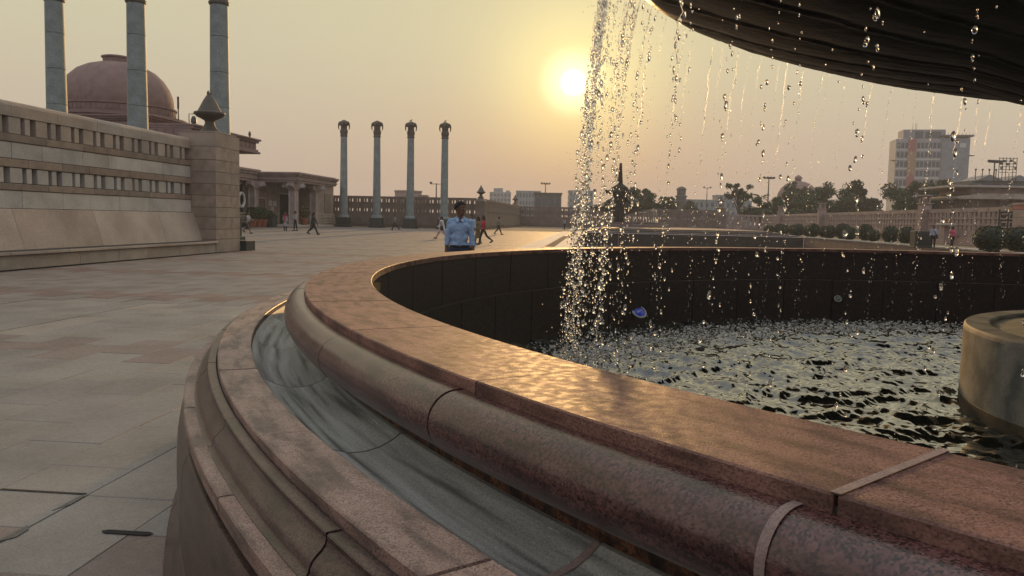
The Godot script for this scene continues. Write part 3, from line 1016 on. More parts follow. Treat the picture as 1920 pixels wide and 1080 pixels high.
# ---------------------------------------------------------------- elephant-headed columns
func make_column(label: String, group: String) -> Node3D:
	var o := thing("column", label, "column", Vector3.ZERO, 0.0, group)
	bx(o, "plinth", M.darkstone, -0.88, 0.88, 0.0, 0.3, -0.88, 0.88, 0.03)
	bx(o, "plinth", M.darkstone, -0.75, 0.75, 0.3, 1.25, -0.75, 0.75, 0.03)
	mi(o, "base", lathemesh([[0.74, 1.25, -1], [0.74, 1.33, 1], [0.66, 1.4, 1], [0.7, 1.46, 1], [0.6, 1.54, 1], [0.54, 1.58, -1]], 32), M.greystone)
	var ys := [1.58, 3.2, 4.9, 6.6, 8.3, 10.0, 11.55]
	for i in 6:
		var a: float = ys[i] + 0.008
		var b: float = ys[i + 1] - 0.008
		var ra := lerpf(0.515, 0.42, (a - 1.5) / 10.0)
		var rb := lerpf(0.515, 0.42, (b - 1.5) / 10.0)
		mi(o, "drum", lathemesh([[0.3, a, -1], [ra - 0.012, a, 2], [ra, a + 0.012, 3], [rb, b - 0.012, 4], [rb - 0.012, b, -1], [0.3, b, -1]], 32), tone(M.greystone, Color(1, 1, 1) * [1.0, 0.94, 1.05, 0.97, 1.03, 0.95][i]))
	mi(o, "core", lathemesh([[0.5, 1.5, 1], [0.4, 11.6, 1]], 24), M.joint)
	mi(o, "neck", lathemesh([[0.4, 11.5, -1], [0.47, 11.56, 1], [0.5, 11.66, 1], [0.44, 11.72, 1], [0.46, 11.9, 1], [0.5, 12.1, 1], [0.52, 12.25, 1], [0.47, 12.32, -1], [0.5, 12.36, 1], [0.42, 12.48, -1]], 28), M.capital)
	var cap := empty(o, "capital", Vector3.ZERO)
	mi(cap, "crown", lathemesh([[0.4, 12.4, 1], [0.42, 12.9, 1], [0.46, 13.2, 1], [0.44, 13.4, 1], [0.3, 13.58, 1], [0.12, 13.66, 1], [0.0, 13.68, 1]], 24), M.capital)
	var s := newst()
	blob(s, Vector3(0.42, 13.22, 0), Vector3(0.27, 0.3, 0.24), 12)
	var pts := []
	var rad := []
	for q in [[0.52, 13.3, 0.2], [0.62, 13.2, 0.15], [0.69, 13.05, 0.11], [0.71, 12.85, 0.085], [0.7, 12.65, 0.07], [0.66, 12.5, 0.055], [0.62, 12.44, 0.04]]:
		pts.append(Vector3(q[0], q[1], 0))
		rad.append(q[2])
	tube(s, pts, rad, 8)
	for e in [-1, 1]:
		blob(s, Vector3(0.33, 13.15, 0.24 * e), Vector3(0.1, 0.25, 0.16), 8)
		tube(s, [Vector3(0.56, 13.1, 0.1 * e), Vector3(0.68, 12.98, 0.13 * e), Vector3(0.74, 13.0, 0.13 * e)], [0.035, 0.025, 0.01], 5)
	var hm := done(s)
	for k in 4:
		mi(cap, "elephant_head", hm, M.capital, Vector3.ZERO, k * PI / 2)
	return o

func bird(o: Node3D, at: Vector3) -> void:
	var s := newst()
	blob(s, Vector3(0, 0.12, 0), Vector3(0.1, 0.08, 0.07), 8)
	blob(s, Vector3(0.1, 0.22, 0), Vector3(0.05, 0.05, 0.045), 8)
	tube(s, [Vector3(-0.08, 0.12, 0), Vector3(-0.22, 0.06, 0)], [0.05, 0.02], 5)
	tube(s, [Vector3(0.14, 0.22, 0), Vector3(0.2, 0.2, 0)], [0.02, 0.004], 4)
	tube(s, [Vector3(0, 0.06, 0), Vector3(0.0, 0.0, 0)], [0.02, 0.012], 4)
	o.position = at
	mi(o, "body", done(s), M.joint)

func copy(src: Node3D, label: String) -> Node3D:
	var c: Node3D = src.duplicate()
	c.name = src.name
	add_child(c, true)
	c.set_meta("label", label)
	return c

func left_columns() -> void:
	var g := "grey columns crowned with elephant heads"
	var c0 := make_column("grey stone column rising left of the dome, leftmost of the three behind the near wall", g)
	c0.position = Vector3(-22.62, 0, -40.0)
	c0.rotation.y = -TH
	var l := ["grey stone column standing in front of the dome", "grey stone column just behind the urn of the gate pier", "grey elephant column nearest the portico, first of the four by the far wall", "grey elephant column second from the portico of the four by the far wall", "grey elephant column with a perched bird, standing beside the low water tank", "grey elephant column with a perched bird, above the man in the blue shirt"]
	var p := [Vector3(-18.64, 0, -40), Vector3(-14.58, 0, -40), Vector3(-22.0, 0, -104.0), Vector3(-17.73, 0, -104), Vector3(-13.4, 0, -104), Vector3(-9.01, 0, -104)]
	for i in 6:
		var c := copy(c0, l[i])
		c.position = p[i]
	var b1 := thing("bird", "small dark bird perched on the elephant column beside the water tank", "bird", Vector3.ZERO, 0.0, "birds on the columns")
	bird(b1, Vector3(-13.4, 13.67, -104))
	var b2 := thing("bird", "small dark bird perched on the elephant column above the blue-shirted man", "bird", Vector3.ZERO, 0.0, "birds on the columns")
	bird(b2, Vector3(-9.01, 13.67, -104))

# ---------------------------------------------------------------- far boundary walls
func far_rows(m: StandardMaterial3D) -> Array:
	return [[0.0, 0.35, "plain", m, 0.3, 1.6], [0.35, 0.44, "plain", m, 0.4, 2.2], [0.44, 1.46, "plain", m, 0.12, 3.0], [1.46, 1.92, "plain", m, 0.0, 1.5], [1.92, 2.1, "plain", m, 0.04, 1.6], [2.1, 2.5, "slit", m, 0.0, 0.0], [2.5, 2.72, "plain", m, 0.04, 1.7], [2.72, 3.2, "plain", m, 0.0, 1.5], [3.2, 3.36, "plain", m, 0.04, 1.8], [3.36, 3.8, "slit", m, 0.0, 0.0], [3.8, 4.15, "plain", m, 0.03, 1.5]]

func pier(label: String, at: Vector3, w: float, h: float, m: StandardMaterial3D, k: float, turn := -TH) -> void:
	var o := thing("wall_pier", label, "pier", at, turn, "stone piers along the boundary walls")
	var n := int(h / 0.6)
	for i in n:
		bx(o, "stone", m, -w / 2, w / 2, h * i / n + 0.008, h * (i + 1) / n - 0.008, -w / 2, w / 2, 0.02)
	bx(o, "core", M.mortar, -w / 2 + 0.03, w / 2 - 0.03, 0, h - 0.02, -w / 2 + 0.03, w / 2 - 0.03, 0)
	# sloping cap under the urn
	var s := newst()
	lathe(s, [[w * 0.72, 0.0, -1], [w * 0.3, 0.42, -1], [0.0, 0.42, -1]], 4, PI / 4, PI / 4 + TAU)
	mi(o, "cap", done(s), m, Vector3(0, h, 0))
	urn(o, M.capital, Vector3(0, h + 0.4, 0), k)

func far_side() -> void:
	var w := thing("boundary_wall", "far pierced sandstone wall behind the four elephant columns", "wall", loc(-36.0, 106.0), -TH)
	pierced_wall(w, 20.8, 0.3, far_rows(M.farstone), false, 11)
	pier("brown pier with a pointed urn where the far wall turns, right above the blue-shirted man", loc(-14.6, 105.9), 1.35, 3.75, M.farstone, 1.05)
	var w2 := thing("boundary_wall", "short receding length of pierced wall behind the man walking in a grey shirt", "wall", loc(-14.6, 106.6), PI / 2 - TH)
	pierced_wall(w2, 58.0, 0.3, far_rows(tone(M.farstone, Color(1.15, 1.1, 1.05))), false, 12)
	pier("most distant brown pier with an urn, at the corner below the white apartment block", loc(-15.6, 165.0), 1.6, 4.3, M.farstone, 1.1)
	var w3 := thing("boundary_wall", "longest pierced back wall, across the plaza behind the far fountain", "wall", loc(-14.8, 165.4), -TH)
	pierced_wall(w3, 39.8, 0.3, far_rows(M.farstone), false, 13)
	pier("brown pier with an urn at the right end of the back wall", loc(25.9, 165.2), 1.9, 4.6, M.farstone, 1.3)
	var rows := [[0.0, 0.42, "plain", M.pinkstone, 0.75, 1.6], [0.42, 0.7, "plain", M.pinkstone, 0.5, 1.6], [0.7, 1.0, "plain", M.pinkstone, 0.25, 1.6], [1.0, 1.3, "plain", M.pinkstone, 0.06, 1.6], [1.3, 1.78, "niche", M.pinkstone, 0.0, 0.0], [1.78, 1.92, "plain", M.pinkstone, 0.05, 1.8], [1.92, 2.34, "niche", M.pinkstone, 0.0, 0.0], [2.34, 2.5, "plain", M.pinkstone, 0.05, 1.8], [2.5, 2.98, "niche", M.pinkstone, 0.0, 0.0], [2.98, 3.36, "plain", M.pinkstone, 0.05, 1.9]]
	var w4 := thing("boundary_wall", "low grey pierced wall right of the urn pier, below the airy tree", "wall", loc(27.0, 165.4), -TH)
	pierced_wall(w4, 7.0, 0.35, rows, false, 14)
	var w5 := thing("boundary_wall", "long pink wall with three rows of square blocks behind the ball shaped bushes", "wall", loc(34.0, 165.0), -PI / 2 - TH)
	pierced_wall(w5, 97.0, 0.35, rows, false, 15)
	var names := ["pink pier with a small stone lantern, tallest in view, between the bushes and the pavilion", "pink pier with a small stone lantern above the middle of the bush row", "pink pier with a small stone lantern, farthest along the pink wall"]
	var vs := [85.7, 122.3, 148.0]
	for i in 3:
		var o := thing("wall_pier", names[i], "pier", loc(33.85, vs[i]), -TH, "pink piers along the right wall")
		for j in 6:
			bx(o, "stone", M.pinkstone, -0.5, 0.5, j * 0.65 + 0.008, j * 0.65 + 0.642, -0.5, 0.5, 0.02)
		bx(o, "core", M.mortar, -0.46, 0.46, 0, 3.88, -0.46, 0.46, 0)
		var cap := bx(o, "cap", M.pinkstone, -0.62, 0.62, 3.9, 4.0, -0.62, 0.62, 0.02)
		for q in [[-1, -1], [1, -1], [-1, 1], [1, 1]]:
			bx(cap, "post", M.pinkstone, q[0] * 0.3 - 0.09, q[0] * 0.3 + 0.09, 0.05, 0.75, q[1] * 0.3 - 0.09, q[1] * 0.3 + 0.09, 0.01)
		bx(cap, "core", M.brownstone, -0.26, 0.26, 0.05, 0.74, -0.26, 0.26, 0.01)
		bx(cap, "roof_slab", M.pinkstone, -0.55, 0.55, 0.75, 0.86, -0.55, 0.55, 0.02)

# ---------------------------------------------------------------- sunken court and far fountain
func court() -> void:
	var o := empty(self, "sunken_court")
	structure(o, "sunken dark court between the two fountains")
	var d := -1.7
	var u0 := -1.0
	var u1 := 27.0
	var v0 := 36.0
	var v1 := 105.0
	var s := newst()
	s.set_smooth_group(-1)
	quad(s, loc(u0, v0, d), loc(u1, v0, d), loc(u1, v1, d), loc(u0, v1, d), Vector3(0, -100, 0))
	mi(o, "court_floor", done(s), M.courtstone)
	var add := func(called: String, m: Material, a: float, b: float, c: float, e: float, y0: float, y1: float) -> void:
		var x := empty(o, called, loc((a + b) / 2, (c + e) / 2), -TH)
		var n := int(maxf(absf(b - a), absf(e - c)) / 2.4) + 1
		for k in n:
			if absf(b - a) > absf(e - c):
				var w := (b - a) / n
				bx(x, "stone", m, -(b - a) / 2 + w * k + 0.01, -(b - a) / 2 + w * (k + 1) - 0.01, y0, y1, -(e - c) / 2, (e - c) / 2, 0.01)
			else:
				var w2 := (e - c) / n
				bx(x, "stone", m, -(b - a) / 2, (b - a) / 2, y0, y1, -(e - c) / 2 + w2 * k + 0.01, -(e - c) / 2 + w2 * (k + 1) - 0.01, 0.01)
	add.call("right_face", M.courtface, u1, u1 + 0.35, v0, v1, d, -0.06)
	add.call("right_kerb", M.palestone, u1 - 0.05, u1 + 0.9, v0, v1, -0.06, 0.06)
	add.call("left_face", M.courtstone, u0 - 0.35, u0, v0, v1, d, -0.06)
	add.call("left_kerb", M.palestone, u0 - 0.9, u0 + 0.05, v0, v1, -0.06, 0.05)
	add.call("left_kerb", M.palestone, u0 - 2.6, u0 - 1.5, v0, v1, -0.06, 0.02)
	add.call("near_face", M.courtstone, u0, u1, v0 - 0.35, v0, d, -0.06)
	add.call("near_kerb", M.palestone, u0, u1, v0 - 0.8, v0 + 0.05, -0.06, 0.05)
	add.call("far_face", M.courtstone, u0, u1, v1, v1 + 0.35, d, -0.06)
	# a drain channel between the two left kerbs
	add.call("drain_channel", M.joint, u0 - 1.48, u0 - 0.92, v0 + 8.0, v1 - 30.0, -0.02, 0.005)
	# stepped terrace that carries the far fountain
	var t := empty(self, "stepped_terrace", loc(12.6, 145.0), -TH)
	structure(t, "low stepped stone terrace below the far fountain")
	for i in 4:
		var k := 1.1 * i
		bx(t, "step", M.courtstone, -13.2 + k * 0.7, 13.6 - k * 0.7, i * 0.14, (i + 1) * 0.14 - 0.03, -17.0, 40.0 - k, 0.01)
		bx(t, "tread", M.palestone if i % 2 == 0 else M.courtface, -13.2 + k * 0.7 - 0.04, 13.6 - k * 0.7 + 0.04, (i + 1) * 0.14 - 0.03, (i + 1) * 0.14, -17.0, 40.0 - k + 0.04, 0.008)

func far_fountain() -> void:
	var f := thing("far_fountain", "distant dark fountain with elephant brackets and a tapering spire, seen through the falling water", "fountain", Vector3(19.04, 0.3, -145.0))
	var prof := [[8.0, 0.3, -1], [8.0, 1.05, -1], [8.45, 1.05, -1], [8.45, 1.0, 1], [8.56, 0.95, 1], [8.5, 0.85, 1], [8.4, 0.78, -1], [8.7, 0.74, -1], [8.7, 0.82, -1], [8.88, 0.82, -1], [8.95, 0.74, 1], [9.0, 0.6, 1], [9.05, 0.3, 1], [9.1, 0.0, -1]]
	mi(f, "basin_rim", lathemesh(prof, 96), M.roll)
	mi(f, "basin_coping", lathemesh([[8.02, 1.055, -1], [8.44, 1.055, -1], [8.44, 1.07, -1], [8.02, 1.07, -1]], 96), M.rim)
	mi(f, "pool", lathemesh([[0.0, 0.55, 1], [8.05, 0.55, 1]], 48), M.water)
	mi(f, "plinth", lathemesh([[2.8, 0.3, -1], [2.8, 0.75, -1], [0.0, 0.75, -1]], 48), M.pedestal)
	tower(f, false)
	var s := newst()
	for k in 60:
		var a := TAU * k / 60.0
		var pts := []
		var rad := []
		for i in 5:
			var t := i / 4.0
			pts.append(Vector3((6.42 + 0.6 * t) * cos(a), 3.6 - 3.0 * t * t, (6.42 + 0.6 * t) * sin(a)))
			rad.append(0.018)
		tube(s, pts, rad, 4)
	var w := mi(f, "water_streams", done(s), M.drop)
	w.set_meta("kind", "stuff")

# ---------------------------------------------------------------- buildings at the left
func corbel_column(o: Node3D, at: Vector3, h: float, called := "column") -> void:
	var c := empty(o, called, at)
	bx(c, "base", M.sandstone, -0.55, 0.55, 0, 0.35, -0.55, 0.55, 0.03)
	bx(c, "shaft", M.pinkstone, -0.42, 0.42, 0.35, h - 0.9, -0.42, 0.42, 0.05)
	for e in [-1, 1]:
		bx(c, "shaft_fillet", M.palestone, e * 0.34 - 0.08, e * 0.34 + 0.08, 0.36, h - 0.92, 0.41, 0.47, 0.01)
	# curled brackets on four sides
	for k in 4:
		var s := newst()
		prism(s, PackedVector2Array([Vector2(0, 0), Vector2(0.42, 0), Vector2(0.62, 0.25), Vector2(1.0, 0.4), Vector2(1.15, 0.55), Vector2(1.15, 0.9), Vector2(0, 0.9)]), -0.3, 0.3)
		lathe(s, [[0.17, -0.33, -1], [0.17, 0.33, -1]], 12)
		var b := mi(c, "bracket", done(s), M.pinkstone, Vector3(0, h - 0.9, 0), k * PI / 2)
		var sc := newst()
		for e in [-1, 1]:
			var xf := Transform3D(Basis(Vector3.RIGHT, PI / 2), Vector3(1.06, 0.55, 0.3 * e))
			var st2 := newst()
			lathe(st2, [[0.2, -0.04, -1], [0.2, 0.04, -1], [0.0, 0.04, -1]], 14)
			sc.append_from(done(st2), 0, xf)
		mi(b, "scroll", sc.commit(), M.palestone)

func fascia(o: Node3D, x0: float, x1: float, z0: float, z1: float, y0: float, y1: float) -> void:
	var f := empty(o, "cornice")
	var h := (y1 - y0) / 5.0
	var outs := [0.0, 0.12, 0.05, 0.2, 0.34]
	for i in 5:
		var e: float = outs[i]
		bx(f, "moulding", tone(M.pinkstone, Color(1, 1, 1) * (0.8 if i % 2 else 0.92)), x0 - e, x1 + e, y0 + h * i + 0.005, y0 + h * (i + 1), z0 - e, z1 + e, 0.02)

func left_buildings() -> void:
	# domed hall; local x = u, local -z = v
	var d := thing("domed_hall", "dusky red domed hall rising behind the near wall and the tall columns", "building", loc(-43.8, 71.1), -TH)
	var dm := mi(d, "dome", lathemesh([[4.75, 10.9, 1], [4.85, 11.3, 1], [4.78, 12.0, 1], [4.5, 12.75, 1], [4.02, 13.5, 1], [3.35, 14.15, 1], [2.5, 14.6, 1], [1.5, 14.9, 1], [0.0, 15.0, 1]], 64), M.domestone)
	mi(dm, "finial_drum", lathemesh([[1.15, 14.85, -1], [1.15, 15.35, -1], [1.28, 15.38, -1], [1.28, 15.5, -1], [1.1, 15.55, -1], [0.0, 15.55, -1]], 32), M.domestone)
	mi(d, "drum", lathemesh([[5.05, 9.95, -1], [5.05, 10.1, -1], [4.95, 10.15, -1], [4.95, 10.75, -1], [5.1, 10.8, -1], [5.1, 10.95, -1], [4.7, 11.0, -1]], 64), M.domestone)
	for k in 72:
		var a := TAU * k / 72
		mi(d, "carved_panel", boxmesh(Vector3(0.06, 0.42, 0.3), 0.02), M.domestone, Vector3(4.97 * cos(a), 10.45, 4.97 * sin(a)), -a)
	mi(d, "drum_base", lathemesh([[5.75, 9.2, -1], [5.75, 9.7, -1], [5.95, 9.75, -1], [5.95, 9.92, -1], [5.0, 9.98, -1]], 64), M.domestone)
	bx(d, "upper_storey", M.domestone, -7.4, 7.4, 6.0, 8.9, -7.4, 7.4, 0.05)
	var uc := empty(d, "upper_cornice")
	for q in [[8.9, 9.05, 0.15], [9.05, 9.22, 0.35], [9.22, 9.35, 0.5]]:
		bx(uc, "moulding", M.domestone, -7.4 - q[2], 7.4 + q[2], q[0] + 0.004, q[1], -7.4 - q[2], 7.4 + q[2], 0.02)
	var lr := empty(d, "lower_roof")
	for q in [[7.1, 7.3, 0.15], [7.3, 7.5, 0.0], [7.5, 8.1, -0.15], [8.1, 8.3, 0.05], [8.3, 8.48, 0.22]]:
		bx(lr, "moulding", M.domestone, -12.0, 12.1 + q[2], q[0] + 0.004, q[1], -3.2 - q[2], 9.5, 0.03)
	for k in 14:
		bx(lr, "relief_panel", M.domestone, 11.9, 11.99, 7.56, 8.04, -2.9 + k * 0.85, -2.3 + k * 0.85, 0.02)
	for k in 16:
		bx(lr, "relief_panel", M.domestone, 0.2 + k * 0.75, 0.75 + k * 0.75, 7.56, 8.04, 9.5, 9.56, 0.02)
	bx(d, "wall", M.pinkstone, -11.0, 7.4, 0.0, 7.1, -2.0, 8.5, 0.05)
	var rs := newst()
	lathe(rs, [[0.16, 0, -1], [0.16, 0.08, -1], [0.06, 0.15, 1], [0.14, 0.4, 1], [0.1, 0.6, 1], [0.0, 0.72, 1]], 14)
	mi(d, "roof_finial", done(rs), M.capital, Vector3(11.6, 8.48, -2.4))
	var fl := thing("roof_floodlight", "small dark floodlight on a bracket on the dome hall's roof edge", "lamp", loc(-36.6, 70.5, 9.35), -TH)
	var fs := newst()
	tube(fs, [Vector3(0, 0, 0), Vector3(0, 1.0, 0), Vector3(0.5, 1.0, 0)], [0.04, 0.04, 0.04], 6)
	mi(fl, "bracket", done(fs), M.metal)
	var f2 := newst()
	lathe(f2, [[0.0, 0.1, 1], [0.12, 0.08, 1], [0.24, -0.2, 1], [0.26, -0.5, -1], [0.1, -0.62, -1], [0, -0.62, 1]], 14)
	mi(fl, "lamp_head", done(f2), M.metal, Vector3(0.45, 0.72, 0))
	var po := thing("roof_pole", "thin dark pole standing on the roof right of the dome", "pole", loc(-37.5, 70.3, 9.35), -TH)
	mi(po, "pole", lathemesh([[0.07, 0, 1], [0.05, 1.4, -1], [0.1, 1.4, -1], [0.1, 2.5, -1], [0.0, 2.5, -1]], 8), M.metal)

	# portico building along the left side
	var p := thing("portico_building", "low pink sandstone building with bracketed columns, a dark door and a heavy cornice", "building", loc(-38.0, 86.0), -TH)
	var wall := bx(p, "wall", M.pinkstone, -8.0, 0.0, 0.0, 5.0, -13.0, 20.0, 0.02)
	for k in 4:
		bx(p, "rustic_course", tone(M.sandstone, Color(1, 0.95, 0.85)), -0.02, 0.3 - 0.05 * k, 0.35 + k * 0.32, 0.64 + k * 0.32, -8.6, 5.0, 0.06)
		bx(p, "rustic_course", tone(M.sandstone, Color(1, 0.95, 0.85)), -0.02, 0.3 - 0.05 * k, 0.35 + k * 0.32, 0.64 + k * 0.32, -19.2, -13.6, 0.06)
	bx(p, "step", M.sandstone, -0.05, 5.6, 0.0, 0.28, -13.0, 0.0, 0.03)
	bx(p, "end_wall", M.pinkstone, -8.0, 3.6, 0.0, 5.3, -19.0, -13.05, 0.02)
	for k in 4:
		bx(p, "rustic_course", tone(M.sandstone, Color(1, 0.95, 0.85)), 0.2, 3.9 - 0.05 * k, 0.3 + k * 0.34, 0.62 + k * 0.34, -19.0, -12.9 + 0.25 - 0.04 * k, 0.06)
	fascia(p, -8.0, 0.7, -1.0, 20.0, 5.0, 6.35)
	fascia(p, -8.0, 5.4, -13.0, -1.02, 5.02, 6.15)
	fascia(p, -8.0, 3.9, -19.2, -13.4, 5.3, 6.3)
	# doors
	var dr := bx(p, "door", M.door, -0.1, 0.06, 0.28, 3.9, -13.4, -9.0, 0.02)
	for k in 2:
		for j in 4:
			bx(dr, "door_panel", M.door, 0.08, 0.12, -1.65 + j * 0.85, -0.95 + j * 0.85, -2.0 + k * 2.1, -0.2 + k * 2.1, 0.02)
	bx(p, "door_frame", M.palestone, -0.05, 0.12, 0.28, 4.1, -13.6, -13.4, 0.02)
	bx(p, "door_frame", M.palestone, -0.05, 0.12, 0.28, 4.1, -9.0, -8.8, 0.02)
	bx(p, "door_frame", M.palestone, -0.05, 0.12, 3.9, 4.1, -13.4, -9.0, 0.02)
	bx(p, "side_door", M.brownstone, 3.6, 3.68, 1.4, 4.2, -17.4, -15.2, 0.02)
	bx(p, "side_sill", M.palestone, 3.6, 3.8, 1.2, 1.36, -17.7, -14.9, 0.02)
	bx(p, "dark_entrance", M.door, -0.02, 0.05, 0.0, 4.6, 1.2, 8.0, 0.02)
	corbel_column(p, Vector3(4.7, 0.0, -1.6), 5.0)
	corbel_column(p, Vector3(4.7, 0.0, -8.4), 5.0)
	corbel_column(p, Vector3(0.9, 0.0, 0.4), 5.0)
	var ring := newst()
	var rp := []
	var rr := []
	for k in 21:
		rp.append(Vector3(0, 0.75 * sin(TAU * k / 20), 0.75 * cos(TAU * k / 20)))
		rr.append(0.16)
	tube(ring, rp, rr, 8, 1, false)
	mi(p, "ring_emblem", done(ring), M.white, Vector3(0.3, 2.9, 2.2))
	# plaques
	var pl := bx(p, "plaque", M.palestone, 0.0, 0.07, 1.75, 3.35, -5.0, -2.0, 0.02)
	bx(pl, "panel", tone(M.red, Color(0.35, 0.6, 0.6)), 0.036, 0.06, -0.62, 0.62, -1.2, 1.2, 0.01)
	for k in 5:
		bx(pl, "line_of_text", M.sandstone, 0.06, 0.068, 0.42 - k * 0.22, 0.5 - k * 0.22, -0.9 + 0.1 * (k % 2), 0.9 - 0.15 * ((k * 7) % 3), 0.0)
	for q in [[-6.4, 2.4, 1.0, 0.7], [-7.7, 2.4, 1.1, 0.6], [-7.0, 1.75, 0.8, 0.55]]:
		bx(p, "notice", M.white, 0.0, 0.05, q[1], q[1] + q[3], q[0] - q[2] / 2, q[0] + q[2] / 2, 0.01)
	for k in 7:
		bx(p, "carved_letter", M.brownstone, 0.0, 0.04, 4.05, 4.05 + 0.18 + 0.06 * (k % 2), -5.2 + k * 0.32, -5.0 + k * 0.32, 0.0)
	# pots by the wall
	var pots := [[-36.6, 84.4], [-36.5, 85.6], [-36.4, 86.8]]
	var names := ["red clay pot with a bushy plant, nearest the dark entrance of the portico", "red clay pot with a bushy plant, middle of three by the portico wall", "red clay pot with a bushy plant beside the dark planter box"]
	for i in 3:
		var po2 := thing("potted_plant", names[i], "potted plant", loc(pots[i][0] + 0.9, pots[i][1] - 2.6), 0.0, "potted plants by the portico")
		mi(po2, "pot", lathemesh([[0.0, 0.0, -1], [0.36, 0.0, 1], [0.5, 0.7, -1], [0.56, 0.7, -1], [0.56, 0.85, -1], [0.42, 0.82, -1], [0.0, 0.78, -1]], 18), M.terracotta)
		mi(po2, "foliage", leafball(40 + i, Vector3(0.6, 0.75, 0.6), 420, 0.16, 0.25), M.leaf, Vector3(0, 1.45, 0))
	var pb := thing("planter_box", "dark square planter box with clipped greenery beside the portico steps", "planter", loc(-35.3, 85.6), -TH)
	bx(pb, "box", M.darkstone, -0.65, 0.65, 0.0, 1.15, -0.65, 0.65, 0.04)
	bx(pb, "rim", M.darkstone, -0.72, 0.72, 1.15, 1.25, -0.72, 0.72, 0.02)
	mi(pb, "foliage", leafball(44, Vector3(0.6, 0.4, 0.6), 300, 0.14, 0.25), M.leaf, Vector3(0, 1.4, 0))
	var np := thing("potted_palm", "dry brownish potted palm between the portico columns", "potted plant", loc(-33.2, 90.6, 0.28))
	mi(np, "pot", lathemesh([[0.0, 0.0, -1], [0.32, 0.0, 1], [0.46, 0.62, -1], [0.5, 0.62, -1], [0.5, 0.75, -1], [0.0, 0.7, -1]], 16), M.terracotta)
	mi(np, "foliage", leafball(45, Vector3(0.7, 0.8, 0.7), 260, 0.2, 0.1), tone(M.leaf, Color(2.2, 1.4, 1.2)), Vector3(0, 1.5, 0))

# ---------------------------------------------------------------- right-hand edge
func leafball(seed_: int, r: Vector3, n: int, leaf: float, inner := 0.6, lumps := 0.18) -> ArrayMesh:
	var g := RandomNumberGenerator.new()
	g.seed = seed_
	var nz := FastNoiseLite.new()
	nz.seed = seed_
	nz.frequency = 1.4
	var s := newst()
	s.set_smooth_group(-1)
	for i in n:
		var d := Vector3(g.randfn(), g.randfn(), g.randfn()).normalized()
		var k := lerpf(inner, 1.0, pow(g.randf(), 0.4)) * (1.0 + lumps * nz.get_noise_3dv(d * 1.5) * 2.0)
		leafquad(s, g, d * r * k, leaf)
	return done(s)

func leafquad(s: SurfaceTool, g: RandomNumberGenerator, c: Vector3, leaf: float) -> void:
	var a := Vector3(g.randfn(), g.randfn(), g.randfn()).normalized()
	var b := a.cross(Vector3(g.randfn(), g.randfn(), g.randfn())).normalized()
	var l := leaf * g.randf_range(0.6, 1.3)
	var w := l * g.randf_range(0.35, 0.6)
	var v := g.randf_range(0.6, 1.35)
	s.set_color(Color(v * g.randf_range(0.85, 1.2), v, v * g.randf_range(0.7, 1.0)))
	s.add_vertex(c - a * l)
	s.add_vertex(c + b * w)
	s.add_vertex(c + a * l)
	s.add_vertex(c - a * l)
	s.add_vertex(c + a * l)
	s.add_vertex(c - b * w + a * l * 0.2)

